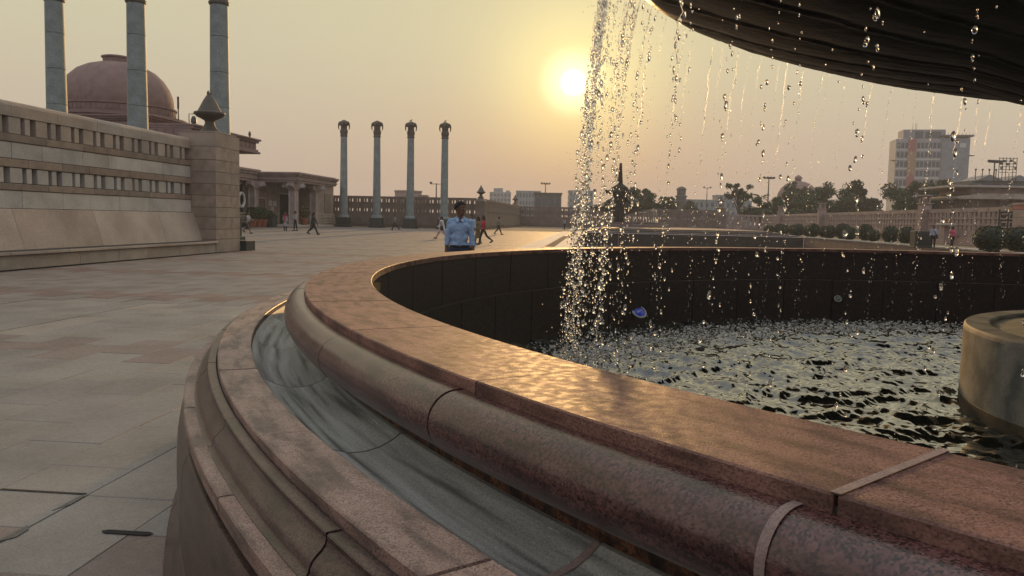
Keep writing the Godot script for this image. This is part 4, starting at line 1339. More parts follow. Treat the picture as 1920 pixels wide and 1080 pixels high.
func right_side() -> void:
	# clipped ball bushes
	var g := "clipped ball bushes along the right wall"
	var b0 := thing("ball_bush", "clipped round bush nearest the walking people, right end of the row", "bush", loc(28.0, 74.4), 0.0, g)
	var fol := leafball(60, Vector3(0.78, 0.76, 0.78), 2600, 0.05, 0.93, 0.05)
	mi(b0, "foliage", fol, M.bush, Vector3(0, 0.8, 0))
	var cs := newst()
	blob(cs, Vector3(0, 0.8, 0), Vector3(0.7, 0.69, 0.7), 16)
	mi(b0, "inner_core", done(cs), tone(M.bush, Color(0.5, 0.5, 0.5)))  # solid core under the leaves, half their tone
	mi(b0, "stem", lathemesh([[0.06, 0, 1], [0.06, 0.4, -1]], 8), M.trunk)
	var vs := [78.3, 81.6, 85.1, 88.9, 92.6, 96.0, 99.4, 103.0, 106.7, 110.4, 114.3, 118.5, 123.0, 128.0]
	var ks := [1.0, 0.8, 1.03, 0.97, 1.05, 1.0, 0.95, 1.04, 1.0, 0.98, 1.03, 1.0, 1.0, 0.97]
	var ord := ["second", "third, smaller", "fourth", "fifth", "sixth", "seventh", "eighth", "ninth", "tenth", "eleventh", "twelfth", "thirteenth", "fourteenth", "farthest"]
	for i in vs.size():
		var c := copy(b0, "clipped round bush, %s of the row from its right end" % ord[i])
		c.position = loc(28.0 - 0.4 * (i % 2), vs[i])
		c.scale = Vector3(float(ks[i]) * (1.0 + 0.07 * sin(i * 2.3)), float(ks[i]) * (1.03 + 0.09 * sin(i * 3.7)), float(ks[i]) * (1.04 + 0.06 * cos(i * 1.9)))
		c.rotation.y = i * 1.3
	var big := [[25.9, 54.9, 1.32, "large dark ball bush left of the man in the pale blue shirt"], [28.0, 55.3, 1.42, "large dark ball bush at the frame's edge, right of the man in pale blue"]]
	for q in big:
		var c := copy(b0, q[3])
		c.position = loc(q[0], q[1])
		c.scale = Vector3(q[2], 1.1, q[2])
		c.set_meta("group", "large ball bushes by the gate")
	# metal gate, gate pier, urn, post, planter
	var gt := thing("metal_gate", "dark metal lattice gate standing between the pink wall and the gate pier", "gate", loc(33.3, 66.6), -PI / 2 - TH + 0.5)
	for k in 5:
		bx(gt, "bar", M.metal, -1.5 + k * 0.75 - 0.05, -1.5 + k * 0.75 + 0.05, 0.0, 3.1, -0.05, 0.05, 0.01)
	for k in 5:
		bx(gt, "rail", M.metal, -1.55, 1.55, 0.2 + k * 0.65, 0.34 + k * 0.65, -0.04, 0.04, 0.01)
	for k in 4:
		for j in 4:
			bx(gt, "lattice_plate", M.metal, -1.33 + k * 0.75, -0.92 + k * 0.75, 0.45 + j * 0.65, 0.72 + j * 0.65, -0.02, 0.02, 0.0)
	var gp := thing("gate_pier", "pink banded gate pier with a red top at the right edge", "pier", loc(32.6, 63.5), -TH)
	for k in 5:
		bx(gp, "stone", M.pinkstone, -0.8, 0.8, k * 0.6 + 0.006, k * 0.6 + 0.594, -0.8, 0.8, 0.015)
	bx(gp, "core", M.mortar, -0.77, 0.77, 0, 2.98, -0.77, 0.77, 0)
	bx(gp, "red_band", M.red, -0.82, 0.82, 3.0, 3.35, -0.82, 0.82, 0.02)
	bx(gp, "cap", M.pinkstone, -0.85, 0.85, 3.35, 3.5, -0.85, 0.85, 0.02)
	var ur := thing("stone_urn", "wide dark red stone urn on top of the wall beside the gate", "urn", loc(33.9, 68.6, 3.36), -TH)
	mi(ur, "foot", lathemesh([[0.4, 0, -1], [0.4, 0.1, -1], [0.25, 0.16, 1], [0.17, 0.3, -1]], 20), M.brownstone)
	mi(ur, "bowl", lathemesh([[0.17, 0.3, 1], [0.3, 0.4, 1], [0.55, 0.5, 1], [0.58, 0.6, -1], [0.45, 0.6, -1], [0.0, 0.5, -1]], 20), M.brownstone)
	var tp := thing("stone_table", "T shaped pale stone stand at the foot of the pink wall", "stone stand", loc(32.6, 77.6), -PI / 2 - TH)
	bx(tp, "post", M.pinkstone, -0.35, 0.35, 0.0, 1.75, -0.25, 0.25, 0.02)
	bx(tp, "top", M.palestone, -0.95, 0.95, 1.75, 1.95, -0.5, 0.5, 0.03)
	var pb := thing("planter_box", "dark square planter box behind the standing man with a shoulder bag", "planter", Vector3(30.75, 0, -60.6), -TH)
	bx(pb, "box", M.darkstone, -0.55, 0.6, 0.1, 1.25, -0.5, 0.5, 0.03)
	bx(pb, "foot", M.darkstone, -0.65, 0.7, 0.0, 0.1, -0.6, 0.6, 0.02)

# ---------------------------------------------------------------- distant buildings
func block(label: String, called: String, at: Vector3, w: float, d: float, h: float, m: StandardMaterial3D, floors: int, bays: int, turn := 0.0, group := "buildings beyond the plaza") -> Node3D:
	var o := thing(called, label, "building", at, turn, group)
	bx(o, "wall", m, -w / 2, w / 2, 0, h, -d / 2, d / 2, 0.1)
	bx(o, "parapet", m, -w / 2 - 0.15, w / 2 + 0.15, h, h + 0.6, -d / 2 - 0.15, d / 2 + 0.15, 0.05)
	var fh := h / floors
	var bw := w / bays
	var db := maxi(1, int(d / bw))
	for f in floors:
		var s := newst()
		for b in bays:
			sbx(s, -w / 2 + bw * (b + 0.25), -w / 2 + bw * (b + 0.75), fh * f + fh * 0.3, fh * f + fh * 0.8, d / 2 - 0.1, d / 2 + 0.04)
		for b in db:
			var z := -d / 2 + (b + 0.25) * d / db
			sbx(s, w / 2 - 0.1, w / 2 + 0.04, fh * f + fh * 0.3, fh * f + fh * 0.8, z, z + 0.5 * d / db)
			sbx(s, -w / 2 - 0.04, -w / 2 + 0.1, fh * f + fh * 0.3, fh * f + fh * 0.8, z, z + 0.5 * d / db)
		var wr := mi(o, "window_row", done(s), M.glassdark)
		wr.set_meta("kind", "stuff")
		bx(o, "sill_band", m, -w / 2 - 0.08, w / 2 + 0.08, fh * f + fh * 0.18, fh * f + fh * 0.28, -d / 2 - 0.08, d / 2 + 0.08, 0.02)
	return o

func mast(label: String, at: Vector3, h: float, heads := 4) -> void:
	var o := thing("lamp_mast", label, "lamp mast", at, 0.3, "tall lamp masts beyond the walls")
	mi(o, "pole", lathemesh([[0.22, 0, 1], [0.12, h, -1], [0.0, h, -1]], 10), M.metal)
	bx(o, "crossbar", M.metal, -1.5, 1.5, h - 0.25, h - 0.1, -0.08, 0.08, 0.02)
	for k in heads:
		var x := -1.35 + 2.7 * k / (heads - 1)
		bx(o, "lamp_head", M.metal, x - 0.26, x + 0.26, h - 0.1, h + 0.3, -0.25, 0.35, 0.05)

func skyline() -> void:
	var a := block("tall pale apartment block, leftmost on the skyline right of the urn pier", "apartment_block", loc(-54.2, 478.0), 12.5, 12.0, 16.6, M.concrete, 6, 6)
	bx(a, "stair_tower", M.concrete, -4.0, 1.5, 17.2, 19.6, -3, 3, 0.1)
	bx(a, "roof_room", M.concrete, 3.2, 5.6, 17.2, 18.4, -2, 2, 0.1)
	block("wide pale office block with a flat roof beside the lamp mast", "office_block", loc(-33.0, 420.0), 12.6, 12.0, 15.6, M.bluish, 4, 8)
	bx(block("squat dark building in front of the pale office block", "dark_building", loc(-14.2, 262.0), 8.6, 6.0, 9.3, M.concretedark, 2, 4), "roof_ledge", M.concretedark, -4.6, 4.6, 9.9, 10.2, -3.4, 3.4, 0.05)
	block("pale block just left of the far fountain's spire", "office_block", loc(-5.8, 422.0), 12.4, 10.0, 16.4, M.bluish, 5, 6)
	block("long low pale blue building behind the small round tree", "low_building", loc(47.0, 337.0), 34.0, 12.0, 10.4, M.bluish, 3, 16)
	block("pale building on the horizon, lower part above the long blue one", "low_building", loc(60.0, 356.0), 14.0, 8.0, 13.2, M.concrete, 4, 6)
	# little kiosk-shaped water tower
	var k := thing("water_tower", "little domed water tower among the distant trees", "water tower", loc(26.2, 240.0))
	mi(k, "shaft", lathemesh([[1.5, 0, -1], [1.5, 9.0, -1], [1.8, 9.0, -1], [1.8, 9.3, -1], [1.3, 9.5, -1], [1.3, 11.0, -1], [1.6, 11.1, -1]], 12), M.concretedark)
	mi(k, "dome", lathemesh([[1.6, 11.1, 1], [1.2, 11.7, 1], [0.5, 12.0, 1], [0, 12.1, 1]], 12), M.capital)
	var t := thing("rooftop_tank", "drum shaped pinkish building top showing above the far wall between the columns", "building", loc(-45.2, 196.0))
	mi(t, "drum", lathemesh([[3.3, 0, -1], [3.3, 7.5, -1], [3.45, 7.55, -1], [3.45, 7.9, -1], [0, 7.95, -1]], 32), M.pinkstone)
	bx(t, "side_wing", M.brownstone, 2.6, 5.0, 0, 6.9, -2, 2, 0.05)
	mi(t, "aerial", lathemesh([[0.05, 7.9, 1], [0.04, 9.2, -1]], 6), M.metal)
	mast("slender lamp mast left of the far fountain, above the squat dark building", loc(-15.0, 262.0), 13.2)
	mast("slender lamp mast right of the date palm", loc(43.6, 205.0), 13.0)
	mast("thin mast beside the second column, above the far wall", loc(-37.0, 190.0), 9.6, 2)
	mast("thin mast over the long pale blue building", loc(42.0, 300.0), 14.5, 2)
	mast("lamp mast on the roofs by the billboard frame", loc(77.6, 165.0), 14.6)

	# tower block at the right
	var o := thing("tower_block", "grey nine storey tower with a red and orange vertical banner", "building", loc(122.0, 341.0), -0.2)
	bx(o, "wall", M.concrete, 0.0, 19.5, 0, 38.3, -12, 0, 0.1)
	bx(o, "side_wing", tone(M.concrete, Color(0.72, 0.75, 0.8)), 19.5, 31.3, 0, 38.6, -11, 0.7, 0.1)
	bx(o, "roof_storey", tone(M.concrete, Color(0.8, 0.8, 0.82)), 3.0, 21.0, 38.3, 42.2, -10, -0.4, 0.1)
	bx(o, "canopy", M.concretedark, 19.0, 32.6, 39.2, 39.9, -11.4, 1.4, 0.05)
	for k2 in 9:
		bx(o, "canopy_post", M.metal, 20.0 + k2 * 1.5, 20.15 + k2 * 1.5, 39.9, 40.7, 1.1, 1.25, 0.0)
	for f in 9:
		var y := 3.2 + f * 3.85
		bx(o, "floor_band", M.white, -0.1, 19.45, y - 0.5, y, -0.05, 0.25, 0.02)
		for b in 11:
			if b == 3:
				continue
			var x := 0.5 + b * 1.72
			bx(o, "window", M.glassdark, x, x + 1.3, y + 0.45, y + 2.75, -0.1, 0.08, 0.0)
	bx(o, "roof_window", M.glassdark, 8.0, 11.4, 38.6, 41.5, -0.45, -0.3, 0.0)
	bx(o, "roof_window", M.glassdark, 12.4, 19.0, 38.6, 41.3, -0.45, -0.3, 0.0)
	bx(o, "window", M.white, 27.0, 29.6, 34.8, 36.6, 0.65, 0.78, 0.0)
	bx(o, "window", M.bluish, 26.6, 28.6, 30.0, 33.0, 0.65, 0.78, 0.0)
	var bn := bx(o, "banner", M.red, 5.2, 8.6, 4.0, 38.2, 0.1, 0.4, 0.02)
	bx(bn, "orange_field", M.orange, -1.6, 1.6, 2.0, 12.0, 0.16, 0.2, 0.0)
	for q in [[-3.2, M.concretedark, 1.55], [14.0, M.red, 1.5], [1.6, M.red, 1.5]]:
		var s := newst()
		prism(s, PackedVector2Array([Vector2(-q[2], 0), Vector2(0, -q[2] * 1.3), Vector2(q[2], 0), Vector2(0, q[2] * 1.3)]), 0.16, 0.27)
		mi(bn, "diamond_emblem", done(s), q[1], Vector3(0, q[0], 0))
	for q in [[-1.5, 0.0], [31.3, 33.6]]:
		bx(o, "balcony_slab", M.concretedark, q[0], q[1], 29.3 if q[0] < 0 else 31.5, 29.6 if q[0] < 0 else 31.8, -3, 0, 0.02)
	for q in [7.5, 8.6, 9.2]:
		mi(o, "aerial", lathemesh([[0.1, 42.2, 1], [0.06, 45.0, -1]], 6), M.metal, Vector3(q, 0, -3))

	o.scale = Vector3(0.87, 0.97, 0.87)
	# pavilion at the right edge
	var p := thing("pavilion", "low grey pavilion with two tiers of overhanging eaves beyond the pink wall", "building", loc(57.6, 136.0), -TH)
	bx(p, "wall", tone(M.pinkstone, Color(0.62, 0.66, 0.66)), 3.2, 26.0, 0, 6.2, -12, 0, 0.05)
	for k3 in 6:
		bx(p, "wall_pier", tone(M.pinkstone, Color(0.75, 0.75, 0.72)), 3.2 + k3 * 4.2, 3.7 + k3 * 4.2, 0, 6.2, 0.0, 0.3, 0.02)
	var ev := newst()
	prism(ev, PackedVector2Array([Vector2(0.2, 6.25), Vector2(27, 6.25), Vector2(27, 7.3), Vector2(3.6, 7.1), Vector2(0.0, 6.5)]), -13.0, 2.4)
	mi(p, "lower_eave", done(ev), M.sandstone)
	bx(p, "upper_wall", tone(M.pinkstone, Color(0.75, 0.72, 0.7)), 2.8, 26.0, 7.1, 8.1, -11, 0.4, 0.05)
	bx(p, "upper_eave", M.sandstone, -0.4, 27.0, 8.1, 8.45, -12, 1.4, 0.05)
	var h2 := thing("roof_hall", "dark glazed hall roof with small gables behind the pavilion", "building", loc(75.5, 170.0), -TH)
	bx(h2, "wall", M.concretedark, 0.0, 30.0, 0, 11.2, -10, 0, 0.05)
	for k4 in 5:
		var s2 := newst()
		prism(s2, PackedVector2Array([Vector2(0, 11.2), Vector2(5.4, 11.2), Vector2(2.7, 12.4)]), -8, 0.3)
		mi(h2, "gable_roof", done(s2), tone(M.concrete, Color(0.7, 0.7, 0.7)), Vector3(k4 * 5.6 + 1.0, 0, 0))
		bx(h2, "window", M.glassdark, k4 * 5.6 + 1.5, k4 * 5.6 + 5.6, 8.9, 10.6, -0.05, 0.06, 0.0)
	for k5 in 4:
		mi(h2, "vent_pipe", lathemesh([[0.09, 11.2, 1], [0.09, 13.3, -1], [0.2, 13.3, -1], [0.2, 13.6, -1], [0, 13.65, -1]], 8), M.metal, Vector3(1.4 + k5 * 1.3, 0, -1))
	var bb := thing("billboard_frame", "bare steel billboard frame standing on the dark hall roof", "billboard", loc(80.3, 169.0, 11.2), -TH)
	for k6 in 6:
		bx(bb, "post", M.metal, k6 * 0.66, k6 * 0.66 + 0.09, 0.0, 4.6, -0.06, 0.06, 0.0)
		bx(bb, "rail", M.metal, 0.0, 3.4, 1.6 + k6 * 0.55, 1.7 + k6 * 0.55, -0.05, 0.05, 0.0)
	for q in [[0.1, 3.1], [0.75, 3.6], [1.4, 3.0], [2.0, 3.7], [2.7, 3.2], [0.3, 2.2], [2.8, 2.2]]:
		bx(bb, "panel_scrap", M.concretedark, q[0], q[0] + 0.5, q[1], q[1] + 0.5, -0.03, 0.03, 0.0)
	# domed building among the trees at the right
	var d := thing("domed_building", "hazy domed building with a small turret, half hidden by trees at the right", "building", loc(66.0, 267.0))
	mi(d, "drum", lathemesh([[6.6, 0, -1], [6.6, 8.6, -1], [7.0, 8.8, -1], [7.0, 9.2, -1], [6.3, 9.3, -1]], 40), M.domestone)
	var dd := mi(d, "dome", lathemesh([[6.3, 9.2, 1], [6.45, 10.2, 1], [6.1, 11.8, 1], [5.2, 13.4, 1], [3.8, 14.7, 1], [2.0, 15.4, 1], [0.0, 15.6, 1]], 40), M.domestone)
	mi(dd, "turret", lathemesh([[1.0, 15.3, -1], [1.0, 16.3, -1], [1.3, 16.35, -1], [1.1, 16.9, 1], [0.5, 17.4, 1], [0.0, 17.6, 1]], 14), M.domestone)

# ---------------------------------------------------------------- trees
func make_tree(called: String, label: String, at: Vector3, h: float, r: float, n: int, leaf: float, airy: bool, seed_: int) -> Node3D:
	var o := thing(called, label, "tree", at, 0.0, "trees beyond the boundary walls")
	var g := RandomNumberGenerator.new()
	g.seed = seed_
	var ts := newst()
	var th := h * (0.42 if airy else 0.35)
	tube(ts, [Vector3(0, -0.1, 0), Vector3(0.1, th * 0.5, 0.05), Vector3(0.0, th, 0.1)], [h * 0.035, h * 0.027, h * 0.022], 8)
	mi(o, "trunk", done(ts), M.trunk)
	var clumps := []
	var ls := newst()
	var nc := 16 if airy else 22
	for i in nc:
		var d := Vector3(g.randfn(), g.randfn() * 0.8 + 0.15, g.randfn()).normalized()
		var k := pow(g.randf(), 0.5)
		var c := Vector3(d.x * r * k * 0.85, h * (0.62 if airy else 0.52) + d.y * h * (0.33 if airy else 0.42) * k, d.z * r * k * 0.85)
		clumps.append([c, r * g.randf_range(0.2, 0.42) * (0.75 if airy else 1.0)])
		if i < 10:
			tube(ls, [Vector3(0, th * g.randf_range(0.7, 1.0), 0.08), Vector3(c.x * 0.5, lerpf(th, c.y, 0.6), c.z * 0.5), c], [h * 0.014, h * 0.009, h * 0.003], 5)
	mi(o, "limbs", done(ls), M.trunk)
	var s := newst()
	s.set_smooth_group(-1)
	for i in n:
		var cl = clumps[g.randi() % nc]
		var d := Vector3(g.randfn(), g.randfn(), g.randfn()).normalized() * pow(g.randf(), 0.45)
		leafquad(s, g, cl[0] + d * float(cl[1]) * Vector3(1.0, 0.75, 1.0), leaf)
	mi(o, "crown", done(s), M.leaf)
	return o

func tree_copy(src: Node3D, label: String, at: Vector3, k: Vector3, turn: float) -> void:
	var c := copy(src, label)
	c.position = at
	c.scale = k
	c.rotation.y = turn

func trees() -> void:
	var a := make_tree("broad_tree", "dark broad tree just right of the far fountain's spire, left of its group", loc(9.6, 192.0), 10.6, 3.6, 3400, 0.34, false, 81)
	tree_copy(a, "dark broad tree in the middle of the group right of the spire", loc(14.2, 193.0), Vector3(1.1, 0.96, 1.1), 2.0)
	tree_copy(a, "lower dark tree at the right of the group beside the spire", loc(18.0, 193.5), Vector3(0.85, 0.78, 0.85), 4.0)
	tree_copy(a, "thin hazy tree left of the far fountain's spire", loc(3.4, 205.0), Vector3(0.8, 0.72, 0.8), 5.1)
	tree_copy(a, "small round dark tree before the long pale blue building", loc(28.3, 230.0), Vector3(0.8, 0.8, 0.8), 1.0)
	make_tree("airy_tree", "loose airy tree with sky showing through, above the grey pierced wall", loc(32.9, 184.0), 12.3, 3.7, 1500, 0.3, true, 92)
	var b := make_tree("broad_tree", "large rounded tree between the domed building and the tower", loc(60.8, 187.0), 12.6, 6.3, 7000, 0.36, false, 83)
	tree_copy(b, "wide dark tree in front of the tower's left corner", loc(66.5, 178.0), Vector3(0.9, 0.95, 0.9), 1.1)
	tree_copy(b, "wide dark tree below the middle of the tower", loc(71.0, 178.5), Vector3(0.95, 1.0, 0.95), 2.2)
	tree_copy(b, "wide dark tree beside the pavilion's eaves", loc(75.5, 179.0), Vector3(0.85, 0.92, 0.85), 3.0)
	tree_copy(b, "dark tree standing just left of the pavilion, behind the pink wall", loc(57.0, 150.0), Vector3(0.7, 0.6, 0.7), 3.9)
	tree_copy(b, "low dark tree under the airy tree", loc(36.5, 176.0), Vector3(0.8, 0.62, 0.8), 4.4)
	tree_copy(b, "low dark tree behind the farthest lantern pier", loc(42.0, 177.0), Vector3(0.85, 0.64, 0.85), 5.0)
	tree_copy(b, "dense dark tree below the small turret", loc(47.5, 190.0), Vector3(0.95, 0.78, 0.95), 5.6)
	tree_copy(b, "dense dark tree right below the hazy dome", loc(53.0, 190.0), Vector3(1.0, 0.86, 1.0), 0.6)
	tree_copy(b, "dark tree filling the gap beneath the twiggy tree", loc(57.0, 186.0), Vector3(0.7, 0.68, 0.7), 1.7)
	var c := make_tree("twiggy_tree", "twiggy half bare tree reaching over the right of the hazy dome", loc(56.5, 206.0), 15.6, 4.8, 3000, 0.28, true, 95)
	tree_copy(c, "twiggy half bare tree in front of the hazy dome", loc(51.6, 207.0), Vector3(0.95, 1.0, 0.95), 2.4)
	# palm
	var p := thing("date_palm", "short date palm with spreading fronds left of the lamp mast", "palm", loc(39.8, 195.0), 0.0)
	var ts := newst()
	tube(ts, [Vector3.ZERO, Vector3(0.1, 4, 0), Vector3(0, 7.8, 0)], [0.3, 0.24, 0.22], 8)
	mi(p, "trunk", done(ts), M.trunk)
	var g := RandomNumberGenerator.new()
	g.seed = 5
	for k in 22:
		var an := TAU * k / 22 + g.randf() * 0.2
		var up := g.randf_range(-0.1, 1.3)
		var s := newst()
		s.set_smooth_group(-1)
		var d := Vector3(cos(an), 0, sin(an))
		var side := Vector3(-sin(an), 0, cos(an))
		for i in 12:
			var t := i / 12.0
			var q := Vector3(0, 7.8, 0) + d * 2.3 * t * cos(up * 0.6) + Vector3(0, 2.1 * sin(up) * t - 1.1 * t * t, 0)
			s.set_color(Color(1, 1, 1))
			for e in [-1.0, 1.0]:
				s.add_vertex(q)
				s.add_vertex(q + d * 0.3)
				s.add_vertex(q + side * e * 0.5 * (1.0 - t * 0.6) + d * 0.3 + Vector3(0, -0.18, 0))
		mi(p, "frond", done(s), M.leaf)

# ---------------------------------------------------------------- people
# bones: [a, b, ra, rb]; one smooth field, meshed with surface nets
func nets(s: SurfaceTool, bones: Array, cell: float, grow := 0.0, flat := 1.0, cuts := [], ruffle := 0.0, k := 0.03) -> void:
	var lo := Vector3(9, 9, 9)
	var hi := -lo
	for b in bones:
		var rr: float = maxf(b[2], b[3]) + grow + cell * 2.5
		for e in 2:
			var q: Vector3 = b[e]
			lo = lo.min(q - Vector3(rr, rr, rr))
			hi = hi.max(q + Vector3(rr, rr, rr))
	var nx := int((hi.x - lo.x) / cell) + 2
	var ny := int((hi.y - lo.y) / cell) + 2
	var nz := int((hi.z - lo.z) / cell) + 2
	var F := PackedFloat32Array()
	F.resize(nx * ny * nz)
	F.fill(1.0)
	var reach := k + cell * 2.0
	for b in bones:
		var a: Vector3 = b[0]
		var c: Vector3 = b[1]
		var ra: float = b[2] + grow
		var rb: float = b[3] + grow
		var ax := c - a
		var l2 := maxf(ax.length_squared(), 1e-8)
		var m := maxf(ra, rb) + reach
		var p0 := (a.min(c) - Vector3(m, m, m) - lo) / cell
		var p1 := (a.max(c) + Vector3(m, m, m) - lo) / cell
		for z in range(maxi(0, int(p0.z)), mini(nz, int(p1.z) + 2)):
			for y in range(maxi(0, int(p0.y)), mini(ny, int(p1.y) + 2)):
				var row := (z * ny + y) * nx
				for x in range(maxi(0, int(p0.x)), mini(nx, int(p1.x) + 2)):
					var p := lo + Vector3(x, y, z) * cell - a
					var t := clampf(p.dot(ax) / l2, 0.0, 1.0)
					var d := p - ax * t
					d.z /= flat
					var v := d.length() - lerpf(ra, rb, t)
					var o := F[row + x]
					var h := maxf(k - absf(o - v), 0.0) / k
					F[row + x] = minf(o, v) - h * h * k * 0.25
	if ruffle > 0.0 or not cuts.is_empty():
		var nzs := FastNoiseLite.new()
		nzs.seed = 3
		nzs.frequency = 7.0
		nzs.fractal_octaves = 2
		for z in nz:
			for y in ny:
				for x in nx:
					var i := (z * ny + y) * nx + x
					if F[i] > 0.1 or F[i] < -0.1:
						if cuts.is_empty():
							continue
					var p := lo + Vector3(x, y, z) * cell
					if ruffle > 0.0:
						F[i] += ruffle * nzs.get_noise_3d(p.x * 1.3, p.y * 0.9, p.z)
					for q in cuts:
						F[i] = maxf(F[i], q[0].dot(p) - q[1])
	# surface nets
	var id := {}
	var vs := PackedVector3Array()
	var sx := 1
	var sy := nx
	var sz := nx * ny
	var offs := [0, sx, sy, sx + sy, sz, sx + sz, sy + sz, sx + sy + sz]
	for z in nz - 1:
		for y in ny - 1:
			for x in nx - 1:
				var i := z * sz + y * sy + x
				var f0 := F[i]
				if absf(f0) > cell * 2.0:
					continue
				var mask := 0
				for j in 8:
					if F[i + offs[j]] < 0.0:
						mask |= 1 << j
				if mask == 0 or mask == 255:
					continue
				var sum := Vector3.ZERO
				var cnt := 0
				for j in 8:
					for ax2 in 3:
						var l := j | (1 << ax2)
						if l == j:
							continue
						var fa := F[i + offs[j]]
						var fb := F[i + offs[l]]
						if (fa < 0.0) != (fb < 0.0):
							var t2 := fa / (fa - fb)
							var pa := Vector3(j & 1, (j >> 1) & 1, (j >> 2) & 1)
							pa[ax2] += t2
							sum += pa
							cnt += 1
				id[i] = vs.size()
				vs.append(lo + (Vector3(x, y, z) + sum / cnt) * cell)
	s.set_smooth_group(1)
	for i in id:
		var inside := F[i] < 0.0
		for e in [[sx, sy, sz], [sy, sz, sx], [sz, sx, sy]]:
			var fb := F[i + int(e[0])]
			if (fb < 0.0) == inside:
				continue
			var b1: int = i - int(e[1])
			var b2: int = i - int(e[2])
			var b3: int = i - int(e[1]) - int(e[2])
			if not (id.has(b1) and id.has(b2) and id.has(b3)):
				continue
			var q := [vs[id[i]], vs[id[b1]], vs[id[b3]], vs[id[b2]]]
			if inside:
				q.reverse()
			for j in [0, 1, 2, 0, 2, 3]:
				s.add_vertex(q[j])

func cloth(lin: Color) -> StandardMaterial3D:
	var m := StandardMaterial3D.new()
	m.albedo_color = lin.linear_to_srgb()
	m.roughness = 0.9
	m.albedo_texture = T.cloth
	m.uv1_triplanar = true
	m.uv1_scale = Vector3.ONE * 3.0
	m.rim_enabled = true
	m.rim = 0.3
	return m

